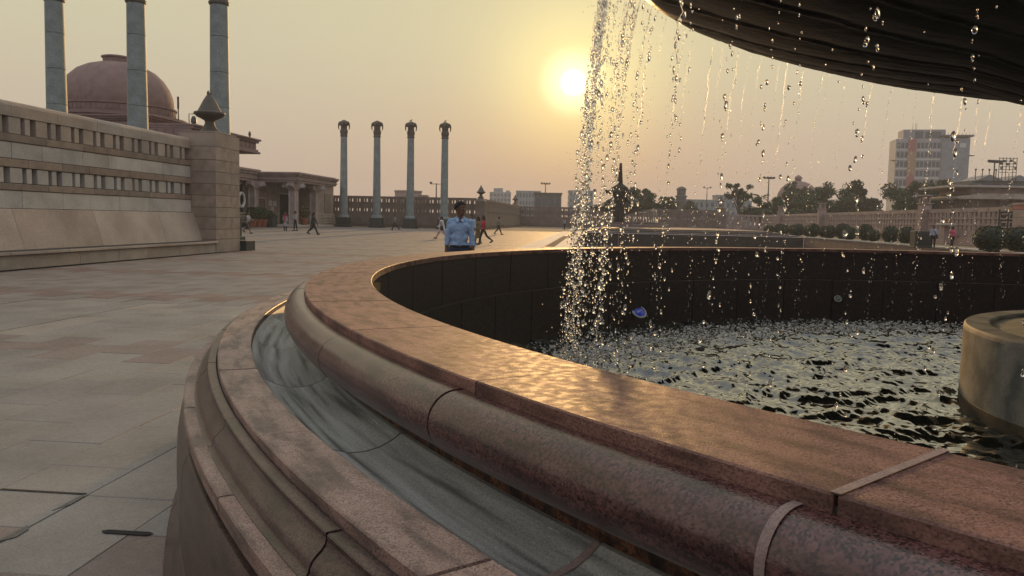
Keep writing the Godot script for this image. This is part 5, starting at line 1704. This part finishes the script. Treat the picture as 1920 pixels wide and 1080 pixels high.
func person(label: String, at: Vector3, yaw: float, o := {}) -> Node3D:
	var n := thing("person", label, "person", at, yaw)
	var H: float = o.get("h", 1.7) / 1.72
	var cell: float = o.get("cell", 0.024)
	var W: float = o.get("w", 1.0)           # shoulder width factor
	var up := Vector3.UP
	var hipy := 0.9
	var legs := []
	var toes := []
	var low := 9.0
	for e in 2:
		var sw: float = o.get("legs", [0.0, 0.0])[e]
		var kn: float = o.get("knees", [0.05, 0.05])[e]
		var x := (0.095 if e else -0.095)
		var hip := Vector3(x, hipy, 0)
		var knee := hip + Vector3(x * 0.1, -cos(sw), sin(sw)) * 0.42
		var sa := sw - kn
		var ank := knee + Vector3(0, -cos(sa), sin(sa)) * 0.40
		var ta := sa * 0.7 - (0.35 if kn > 0.5 else 0.0)
		var toe := ank + Vector3(x * 0.25, -0.055 + sin(ta) * 0.13, 0.17 * cos(ta))
		legs.append([hip, knee, ank, toe])
		low = minf(low, minf(ank.y - 0.085, toe.y - 0.03))
	var drop := Vector3(0, -low, 0)
	var arms := []
	for e in 2:
		var sw2: float = o.get("arms", [0.0, 0.0])[e]
		var el: float = o.get("elbows", [0.12, 0.12])[e]
		var out: float = o.get("out", 0.13)
		var x2 := (1.0 if e else -1.0)
		var sh := Vector3(x2 * 0.165 * W, 1.37, -0.01)
		var elb := sh + Vector3(x2 * sin(out), -cos(sw2) * cos(out), sin(sw2)) * 0.285
		var fa := sw2 + el
		var wr := elb + Vector3(x2 * 0.06, -cos(fa), sin(fa)).normalized() * 0.25
		var hd := wr + (wr - elb).normalized() * 0.09
		arms.append([sh, elb, wr, hd])
	var X := func(p: Vector3) -> Vector3: return (p + drop) * H
	var torso := []
	var tw: float = o.get("belly", 1.0)
	for q in [[Vector3(-0.08 * W, 1.29, 0), Vector3(0.08 * W, 1.29, 0), 0.102, 0.102], [Vector3(-0.05, 1.11, 0.0), Vector3(0.05, 1.11, 0.0), 0.09 * tw, 0.09 * tw], [Vector3(-0.06, 0.95, 0), Vector3(0.06, 0.95, 0), 0.1, 0.1], [Vector3(0, 1.26, 0), Vector3(0, 1.0, 0), 0.108, 0.1], [Vector3(-0.135 * W, 1.365, -0.01), Vector3(0, 1.42, -0.01), 0.055, 0.06], [Vector3(0.135 * W, 1.365, -0.01), Vector3(0, 1.42, -0.01), 0.055, 0.06]]:
		torso.append([X.call(q[0]), X.call(q[1]), q[2] * H, q[3] * H])
	if o.get("bust", false):
		for e in [-1, 1]:
			torso.append([X.call(Vector3(0.07 * e, 1.25, 0.07)), X.call(Vector3(0.07 * e, 1.24, 0.08)), 0.065 * H, 0.06 * H])
	var neck := [X.call(Vector3(0, 1.4, -0.01)), X.call(Vector3(0, 1.52, 0.015)), 0.055 * H, 0.052 * H]
	var lb := []
	var ab := []
	var fb := []
	var hb := []
	for e in 2:
		var l = legs[e]
		lb.append([X.call(l[0]), X.call(l[1]), 0.09 * H, 0.058 * H])
		lb.append([X.call(l[1]), X.call(l[1].lerp(l[2], 0.35)), 0.056 * H, 0.055 * H])
		lb.append([X.call(l[1].lerp(l[2], 0.35)), X.call(l[2]), 0.055 * H, 0.036 * H])
		fb.append([X.call(l[2] + Vector3(0, -0.045, -0.035)), X.call(l[3]), 0.04 * H, 0.034 * H])
		var a = arms[e]
		ab.append([X.call(a[0]), X.call(a[1]), 0.054 * H, 0.042 * H])
		ab.append([X.call(a[1]), X.call(a[2]), 0.041 * H, 0.028 * H])
		hb.append([X.call(a[2]), X.call(a[3]), 0.027 * H, 0.036 * H])
	var bs := newst()
	nets(bs, torso + [neck] + lb + ab + fb + hb, cell, 0.0, 0.85)
	# fingers, bent a little, rooted in the palm
	for e in 2:
		var a = arms[e]
		var dir: Vector3 = (a[3] - a[2]).normalized()
		var fwd := Vector3(0, 0, 1) - dir * dir.z
		fwd = fwd.normalized()
		var inn := dir.cross(fwd).normalized() * (1.0 if e == 0 else -1.0)
		for q in 4:
			var r0: Vector3 = a[3] + fwd * (0.027 - q * 0.018) + dir * 0.015
			var len: float = [0.07, 0.08, 0.075, 0.058][q]
			tube(bs, [X.call(r0), X.call(r0 + dir * len * 0.5 + inn * 0.006), X.call(r0 + dir * len * 0.8 + inn * 0.02), X.call(r0 + dir * len * 0.95 + inn * 0.035)], [0.0095 * H, 0.009 * H, 0.008 * H, 0.006 * H], 5)
		var tr: Vector3 = a[2] + dir * 0.035 + fwd * 0.022
		tube(bs, [X.call(tr), X.call(tr + fwd * 0.03 + dir * 0.025), X.call(tr + fwd * 0.035 + dir * 0.055 + inn * 0.012)], [0.013 * H, 0.0105 * H, 0.008 * H], 5)
	# head on a grid of its own
	var hc := Vector3(0, 1.61, 0.02)
	var turn: float = o.get("turn", 0.0)
	var HX := func(p: Vector3) -> Vector3: return X.call(hc + p.rotated(up, turn).rotated(Vector3.RIGHT, o.get("nod", 0.0)))
	var hc_cell: float = minf(cell * 0.6, o.get("headcell", 0.015))
	var skull := [[HX.call(Vector3(0, 0.03, -0.02)), HX.call(Vector3(0, 0.035, 0.02)), 0.083 * H, 0.078 * H]]
	var face := [[HX.call(Vector3(0, -0.02, 0.035)), HX.call(Vector3(0, -0.075, 0.05)), 0.062 * H, 0.04 * H], [HX.call(Vector3(-0.045, -0.045, 0.0)), HX.call(Vector3(0, -0.09, 0.055)), 0.03 * H, 0.024 * H], [HX.call(Vector3(0.045, -0.045, 0.0)), HX.call(Vector3(0, -0.09, 0.055)), 0.03 * H, 0.024 * H],
		[HX.call(Vector3(0, 0.01, 0.088)), HX.call(Vector3(0, -0.028, 0.11)), 0.009 * H, 0.015 * H], [HX.call(Vector3(-0.02, -0.062, 0.083)), HX.call(Vector3(0.02, -0.062, 0.083)), 0.01 * H, 0.01 * H], [HX.call(Vector3(-0.035, 0.022, 0.078)), HX.call(Vector3(0.035, 0.022, 0.078)), 0.014 * H, 0.014 * H]]
	for e in [-1, 1]:
		face.append([HX.call(Vector3(0.078 * e, 0.015, -0.005)), HX.call(Vector3(0.08 * e, -0.025, 0.0)), 0.016 * H, 0.011 * H])
	nets(bs, skull + face + [[neck[0], HX.call(Vector3(0, -0.05, -0.01)), 0.054 * H, 0.052 * H]], hc_cell, 0.0, 1.0, [], 0.0, 0.015)
	var skin := StandardMaterial3D.new()
	skin.albedo_color = Color(0.13, 0.066, 0.04).linear_to_srgb()
	skin.roughness = 0.6
	mi(n, "body", done(bs), skin)
	if cell < 0.015:
		var es := newst()
		for e in [-1, 1]:
			blob(es, HX.call(Vector3(0.03 * e, 0.0, 0.089)), Vector3(0.011, 0.007, 0.008) * H, 8)
		mi(n, "eyes", done(es), M.white)
		var is_ := newst()
		for e in [-1, 1]:
			blob(is_, HX.call(Vector3(0.03 * e, 0.0, 0.096)), Vector3(0.006, 0.006, 0.004) * H, 6)
			blob(is_, HX.call(Vector3(0.03 * e, 0.022, 0.094)), Vector3(0.017, 0.004, 0.004) * H, 6)
		mi(n, "brows", done(is_), M.joint)
	# hair
	var hair := newst()
	var hbones := [[skull[0][0], skull[0][1], skull[0][2], skull[0][3]], [HX.call(Vector3(0, 0.06, 0.01)), HX.call(Vector3(0, 0.04, 0.055)), 0.06 * H, 0.045 * H]]
	var long: float = o.get("hair", 0.0)
	if long > 0.0:
		hbones.append([HX.call(Vector3(0, 0.02, -0.06)), HX.call(Vector3(0, -long, -0.1)), 0.06 * H, 0.045 * H])
	var fn: Vector3 = (Vector3(0, -0.8, 0.62).normalized()).rotated(up, turn)
	var fp: Vector3 = HX.call(Vector3(0, 0.042, 0.05))
	if long > 0.0:
		fn = (Vector3(0, -0.25, 0.97).normalized()).rotated(up, turn)
		fp = HX.call(Vector3(0, 0.045, 0.06))
	nets(hair, hbones, hc_cell, 0.013 * H, 1.0, [[fn, fn.dot(fp)]], 0.012, 0.02)
	mi(n, "hair", done(hair), cloth(Color(0.012, 0.01, 0.009)))
	# clothes
	var rf: float = o.get("ruffle", 0.012)
	var cs := newst()
	var sleeve := []
	for e in 2:
		sleeve.append([ab[e * 2][0], ab[e * 2][1] if o.get("long", true) else ab[e * 2][0].lerp(ab[e * 2][1], 0.55), ab[e * 2][2], ab[e * 2][3]])
		if o.get("long", true):
			sleeve.append([ab[e * 2 + 1][0], ab[e * 2 + 1][0].lerp(ab[e * 2 + 1][1], 0.88), ab[e * 2 + 1][2], ab[e * 2 + 1][3] + 0.002])
	var tb := torso + sleeve
	if o.has("kurta"):
		var kl: float = o["kurta"]
		tb = tb + [[X.call(Vector3(0, 0.95, 0)), X.call(Vector3(0, kl, 0)), 0.15 * H, 0.21 * H]]
	var hem: float = o.get("hem", 0.88)
	var hc2 := [[Vector3(0, -1, 0), -X.call(Vector3(0, o["kurta"] - 0.05 if o.has("kurta") else hem, 0)).y]]
	nets(cs, tb, cell, 0.012, 0.88, hc2, rf, 0.018)
	var top := mi(n, o.get("topname", "shirt"), done(cs), cloth(o.get("top", Color(0.3, 0.3, 0.3))))
	if cell < 0.015:
		# collar, placket and cuffs
		var ks := newst()
		for e in [-1, 1]:
			prism(ks, PackedVector2Array([Vector2(0, 0), Vector2(0.05 * e, 0.05), Vector2(0.075 * e, 0.02), Vector2(0.045 * e, -0.035)]), 0.0, 0.012, Transform3D(Basis(Vector3(0, 1, 0), 0.35 * e) * Basis(Vector3.RIGHT, -0.5), X.call(Vector3(0.005 * e, 1.405, 0.095))))
		tube(ks, [X.call(Vector3(-0.06, 1.45, 0.03)), X.call(Vector3(-0.05, 1.47, -0.04)), X.call(Vector3(0, 1.48, -0.065)), X.call(Vector3(0.05, 1.47, -0.04)), X.call(Vector3(0.06, 1.45, 0.03))], [0.016, 0.018, 0.018, 0.018, 0.016], 6)
		mi(top, "collar", done(ks), cloth(o.get("top", Color(0.3, 0.3, 0.3)) * 1.15))
		var pk := newst()
		for q in 6:
			blob(pk, X.call(Vector3(0, 1.34 - q * 0.075, 0.125 - 0.003 * q)), Vector3(0.007, 0.007, 0.006), 6)
		mi(top, "buttons", done(pk), M.white)
		var bl := newst()
		nets(bl, [[X.call(Vector3(-0.06, 0.955, 0)), X.call(Vector3(0.06, 0.955, 0)), 0.103 * H, 0.103 * H]], 0.012, 0.02, 0.9, [[Vector3.UP, X.call(Vector3(0, 0.975, 0)).y], [Vector3.DOWN, -X.call(Vector3(0, 0.94, 0)).y]])
		mi(n, "belt", done(bl), M.joint)
	var ps := newst()
	if o.has("skirt"):
		nets(ps, [[X.call(Vector3(0, 0.92, 0)), X.call(Vector3(0, o["skirt"], 0)), 0.14 * H, 0.2 * H]], cell, 0.01, 0.9, [[Vector3(0, -1, 0), -X.call(Vector3(0, o["skirt"] - 0.04, 0)).y], [Vector3.UP, X.call(Vector3(0, 0.98, 0)).y]], rf)
	else:
		nets(ps, [torso[2]] + lb, cell, o.get("loose", 0.012), 0.9, [[Vector3.UP, X.call(Vector3(0, 0.99, 0)).y]], rf * 0.6)
	mi(n, o.get("botname", "trousers"), done(ps), cloth(o.get("bottom", Color(0.05, 0.05, 0.06))))
	var ss := newst()
	nets(ss, fb, cell * 0.7, 0.008, 1.0)
	mi(n, "shoes", done(ss), cloth(o.get("shoe", Color(0.03, 0.028, 0.026))))
	if o.has("scarf"):
		var sc := newst()
		nets(sc, [[X.call(Vector3(-0.1, 1.42, 0.04)), X.call(Vector3(0.12, 1.4, 0.05)), 0.07, 0.07], [X.call(Vector3(0.1, 1.4, -0.05)), X.call(Vector3(0.14, 0.75, -0.16)), 0.07, 0.09], [X.call(Vector3(-0.12, 1.4, 0.04)), X.call(Vector3(-0.08, 0.95, 0.15)), 0.06, 0.06]], cell, 0.01, 1.0, [], rf)
		mi(n, "scarf", done(sc), cloth(o["scarf"]))
	if o.has("bag"):
		var bg := newst()
		nets(bg, [[X.call(Vector3(0.22, 0.98, 0.02)), X.call(Vector3(0.22, 0.82, 0.02)), 0.09, 0.1]], cell, 0.0, 1.2)
		tube(bg, [X.call(Vector3(0.2, 1.0, 0.02)), X.call(Vector3(0.05, 1.3, 0.14)), X.call(Vector3(-0.12, 1.45, 0.02))], [0.015, 0.015, 0.015], 5)
		mi(n, "shoulder_bag", done(bg), cloth(o["bag"]))
	return n

func people() -> void:
	var P := PI / 2
	person("man in a light blue shirt and dark jeans standing beyond the fountain rim, looking aside", Vector3(-0.93, 0, -14.0), 0.05, {"h": 1.73, "cell": 0.011, "headcell": 0.0065, "turn": 0.75, "top": Color(0.31, 0.46, 0.68), "bottom": Color(0.03, 0.045, 0.09), "ruffle": 0.018, "hem": 0.975, "arms": [-0.05, 0.03], "elbows": [0.08, 0.12], "out": 0.2, "w": 0.97, "legs": [0.03, -0.03]})
	person("man in a pale blue shirt half hidden behind the nearest blue-shirted man", Vector3(-2.45, 0, -47.6), 0.4, {"h": 1.68, "top": Color(0.36, 0.5, 0.66), "bottom": Color(0.3, 0.31, 0.32), "legs": [0.15, -0.15]})
	person("woman in an olive dress walking beside the woman in red", Vector3(-2.05, 0, -46.6), -1.3, {"h": 1.55, "top": Color(0.16, 0.12, 0.04), "topname": "dress", "kurta": 0.4, "bottom": Color(0.14, 0.1, 0.04), "hair": 0.12, "legs": [0.2, -0.2], "bust": true, "w": 0.9})
	person("woman in a red top and black leggings, long dark hair, striding left", Vector3(-1.68, 0, -44.9), -1.15, {"h": 1.63, "top": Color(0.5, 0.04, 0.06), "bottom": Color(0.018, 0.016, 0.02), "hair": 0.3, "legs": [0.3, -0.5], "knees": [0.05, 0.45], "arms": [0.25, -0.2], "elbows": [0.9, 0.4], "bust": true, "w": 0.9, "long": false, "loose": 0.006, "hem": 0.78})
	person("woman in white and pink with a white scarf, striding left past the last column", Vector3(-4.95, 0, -55.3), -1.35, {"h": 1.6, "top": Color(0.55, 0.5, 0.48), "topname": "tunic", "kurta": 0.62, "bottom": Color(0.55, 0.3, 0.3), "hair": 0.22, "legs": [0.5, -0.45], "knees": [0.05, 0.3], "arms": [0.4, -0.3], "elbows": [0.5, 0.3], "scarf": Color(0.62, 0.6, 0.56), "bag": Color(0.03, 0.03, 0.03), "w": 0.9})
	person("man in a grey shirt walking right in front of the short receding wall", Vector3(-1.35, 0, -74.6), 1.25, {"h": 1.7, "top": Color(0.2, 0.22, 0.2), "bottom": Color(0.02, 0.022, 0.025), "legs": [0.42, -0.42], "knees": [0.05, 0.35], "arms": [-0.35, 0.35], "elbows": [0.3, 0.5], "long": false})
	person("boy in a loose grey shirt walking between the second and third far columns", Vector3(-12.6, 0, -85.3), -1.2, {"h": 1.66, "top": Color(0.27, 0.26, 0.25), "bottom": Color(0.022, 0.024, 0.028), "legs": [0.35, -0.4], "knees": [0.05, 0.5], "long": false, "hem": 0.8})
	person("small distant person in grey at the plaza's far end, beside the falling water", Vector3(8.3, 0, -130.1), 0.3, {"h": 1.7, "cell": 0.034, "top": Color(0.3, 0.33, 0.36), "bottom": Color(0.02, 0.02, 0.025), "legs": [0.15, -0.15]})
	person("woman in a patterned pale top and long dark skirt near the gate pier", Vector3(-19.3, 0, -58.4), 1.3, {"h": 1.62, "top": Color(0.36, 0.35, 0.34), "bottom": Color(0.02, 0.022, 0.025), "skirt": 0.42, "botname": "skirt", "hair": 0.1, "legs": [0.35, -0.45], "knees": [0.05, 0.5], "arms": [0.5, 0.4], "elbows": [1.2, 1.1], "w": 0.95})
	person("woman in a white tunic and crimson scarf standing before the dark portico door", Vector3(-20.1, 0, -70.7), 0.5, {"h": 1.62, "top": Color(0.34, 0.3, 0.3), "topname": "tunic", "kurta": 0.45, "bottom": Color(0.03, 0.028, 0.03), "hair": 0.15, "scarf": Color(0.32, 0.03, 0.06), "legs": [0.1, -0.1], "elbows": [1.0, 0.7], "w": 0.9})
	person("man in a pale shirt and dark jeans beside the woman with the crimson scarf", Vector3(-19.35, 0, -71.2), -0.9, {"h": 1.74, "top": Color(0.33, 0.34, 0.34), "bottom": Color(0.02, 0.03, 0.05), "legs": [0.12, -0.12], "arms": [0.5, 0.3], "elbows": [1.6, 1.3], "turn": -0.5})
	person("person in all dark clothes striding right, nearer of the dark pair before the portico", Vector3(-14.75, 0, -59.3), 1.4, {"h": 1.72, "top": Color(0.03, 0.034, 0.03), "bottom": Color(0.018, 0.018, 0.02), "legs": [0.48, -0.5], "knees": [0.05, 0.4], "arms": [-0.3, 0.3], "hair": 0.1})
	person("person in a dark green top walking close behind, farther of the dark pair", Vector3(-15.05, 0, -60.3), 1.4, {"h": 1.6, "top": Color(0.06, 0.062, 0.045), "topname": "tunic", "kurta": 0.6, "bottom": Color(0.022, 0.02, 0.022), "legs": [-0.42, 0.42], "knees": [0.35, 0.05], "hair": 0.15, "w": 0.9})
	person("man in a pale shirt with a dark shoulder bag, by the right planter box", Vector3(31.0, 0, -59.2), -0.5, {"h": 1.68, "top": Color(0.4, 0.43, 0.52), "bottom": Color(0.015, 0.016, 0.02), "legs": [0.1, -0.1], "elbows": [0.9, 0.4], "bag": Color(0.03, 0.04, 0.09)})
	person("woman in a bright pink jacket and black trousers walking on the right pavement", Vector3(31.75, 0, -58.0), 0.2, {"h": 1.66, "top": Color(0.55, 0.1, 0.16), "topname": "jacket", "bottom": Color(0.016, 0.014, 0.016), "legs": [0.25, -0.2], "knees": [0.05, 0.3], "elbows": [1.3, 1.0], "hem": 0.72, "hair": 0.08, "w": 1.0})
	person("man in a pale blue shirt standing between the two large ball bushes", Vector3(31.45, 0, -52.0), -2.3, {"h": 1.72, "top": Color(0.33, 0.48, 0.62), "bottom": Color(0.03, 0.05, 0.08), "arms": [0.4, 0.9], "elbows": [0.4, 0.5], "legs": [0.1, -0.1], "hem": 0.8})

# ---------------------------------------------------------------- falling water
func drop_mesh(seed_: int, lump: float) -> ArrayMesh:
	var nz := FastNoiseLite.new()
	nz.seed = seed_
	nz.frequency = 0.9
	var s := newst()
	s.set_smooth_group(1)
	var f := func(t: float, b: float) -> Vector3:
		var d := Vector3(cos(t) * cos(b), sin(t), cos(t) * sin(b))
		return d * (1.0 + lump * nz.get_noise_3dv(d * 1.2))
	for i in 8:
		var t0 := PI * i / 8.0 - PI / 2
		var t1 := PI * (i + 1) / 8.0 - PI / 2
		for k in 12:
			var b0 := TAU * k / 12.0
			var b1 := TAU * ((k + 1) % 12) / 12.0
			if i > 0:
				tri(s, f.call(t0, b0), f.call(t0, b1), f.call(t1, b1), Vector3.ZERO)
			if i < 7:
				tri(s, f.call(t0, b0), f.call(t1, b1), f.call(t1, b0), Vector3.ZERO)
			else:
				tri(s, f.call(t0, b0), f.call(t0, b1), f.call(t1, b0), Vector3.ZERO)
	return done(s)

func scatter(called: String, label: String, mesh: Mesh, m: Material, xs: Array) -> void:
	var mm := MultiMesh.new()
	mm.transform_format = MultiMesh.TRANSFORM_3D
	mm.mesh = mesh
	mm.instance_count = xs.size()
	for k in xs.size():
		mm.set_instance_transform(k, xs[k])
	var w := MultiMeshInstance3D.new()
	w.name = called
	w.multimesh = mm
	w.material_override = m
	add_child(w, true)
	w.set_meta("kind", "stuff")
	w.set_meta("label", label)
	w.set_meta("category", "water")

func falling_water() -> void:
	var g := RandomNumberGenerator.new()
	g.seed = 404
	var xs := [[], [], []]
	var ts := newst()
	var drops := func(p: Vector3, r: float, e: float) -> void:
		var b := Basis.from_euler(Vector3(g.randf() * 0.3 - 0.15, g.randf() * TAU, g.randf() * 0.3 - 0.15))
		xs[g.randi() % 3].append(Transform3D(b.scaled_local(Vector3(r, r * e, r * g.randf_range(0.75, 1.1))), p))
	var angles := []
	for i in 128:
		angles.append([TAU * (i + g.randf_range(-0.35, 0.35)) / 128, 1.0])
	# the lip runs over most on its western side
	for i in 18:
		angles.append([deg_to_rad(-172.0 + g.randfn() * 12.0), 1.15])
	for q in angles:
		var a: float = q[0]
		var power := clampf(0.15 + 0.85 * pow(g.randf(), 1.3), 0.15, 1.0) * float(q[1])
		var out := g.randf_range(0.34, 0.52)
		var tb := g.randf_range(0.25, 0.6)
		var ph := g.randf() * TAU
		var path := func(t: float) -> Vector3:
			var r := 6.15 + out * t
			var aa := a + 0.0035 * sin(ph + t * 13.0) * (0.4 + t) + 0.0015 * sin(ph * 2.0 + t * 41.0)
			return FC + Vector3(r * cos(aa), 4.06 - 0.25 * t - 4.7 * t * t, r * sin(aa))
		# a wavering beaded thread that breaks into drops
		var pts := []
		var rad := []
		var steps := 54
		for k in steps:
			var t := tb * k / steps
			pts.append(path.call(t) + Vector3(g.randfn(), 0, g.randfn()) * 0.0045 * (0.3 + t * 3.0))
			var bead := absf(sin(k * 0.9 + ph)) * 0.65 + 0.35
			rad.append((0.0075 * power * bead) * (1.0 - 0.55 * float(k) / steps) + 0.0009)
		tube(ts, pts, rad, 6)
		var T0 := 0.92
		var n := int((50 + 80 * power) * (1.3 if q[1] > 1.1 else 1.0))
		for k in n:
			var t := lerpf(tb * 0.35, T0, pow((k + g.randf()) / n, 0.8))
			var sp := 0.003 + 0.036 * t * t
			var r := (0.0028 + 0.0062 * pow(g.randf(), 2.2)) * lerpf(0.75, 1.2, power) * (1.0 if q[1] < 1.1 else 1.0 + 0.45 * t)
			var p: Vector3 = path.call(t) + Vector3(g.randfn(), g.randfn() * 0.6, g.randfn()) * sp
			drops.call(p, r, g.randf_range(1.1, 2.6))
			# pearls that cling together
			if g.randf() < 0.35:
				drops.call(p + Vector3(g.randfn() * 0.4, -g.randf_range(1.2, 2.6), g.randfn() * 0.4) * r, r * g.randf_range(0.5, 0.95), g.randf_range(1.0, 2.0))
		for k in int(34 * power):
			var t := lerpf(0.1, T0, g.randf())
			var p: Vector3 = path.call(t) + Vector3(g.randfn(), g.randfn(), g.randfn()) * 0.10 * (0.3 + t)
			drops.call(p, g.randf_range(0.0016, 0.004), g.randf_range(1.0, 2.2))
	# splashes where the streams land
	for k in 7000:
		var a := g.randf() * TAU
		var r := 6.75 + g.randfn() * 0.34
		if r > 7.95:
			continue
		var hgt := absf(g.randfn()) * 0.06
		drops.call(FC + Vector3(r * cos(a), -0.26 + hgt, r * sin(a)), g.randf_range(0.002, 0.007), g.randf_range(0.8, 1.8))
	var th := mi(self, "water_threads", done(ts), M.drop)
	th.set_meta("kind", "stuff")
	th.set_meta("label", "thin threads of water falling from the lip of the bronze bowl")
	th.set_meta("category", "water")
	for k in 3:
		scatter("water_drops", ["sparkling drops of water falling from the bowl into the basin", "rounder falling drops scattered through the water curtain", "ragged falling drops scattered through the water curtain"][k], drop_mesh(50 + k, [0.15, 0.35, 0.6][k]), M.drop, xs[k])
	# froth where the water lands
	var fx := []
	for k in 22000:
		var a := g.randf() * TAU
		var r := 6.9 + g.randfn() * 0.38
		if r > 7.98:
			continue
		var s := g.randf_range(0.004, 0.014)
		fx.append(Transform3D(Basis.from_euler(Vector3(g.randfn() * 0.3, g.randf() * TAU, g.randfn() * 0.3)).scaled_local(Vector3(s * g.randf_range(1, 2.6), s * 0.6, s)), FC + Vector3(r * cos(a), -0.25 + 0.03 * g.randf() + 0.025 * absf(g.randfn()), r * sin(a))))
	scatter("froth", "pale froth churning on the pool where the falling water lands", drop_mesh(60, 0.5), M.froth, fx)
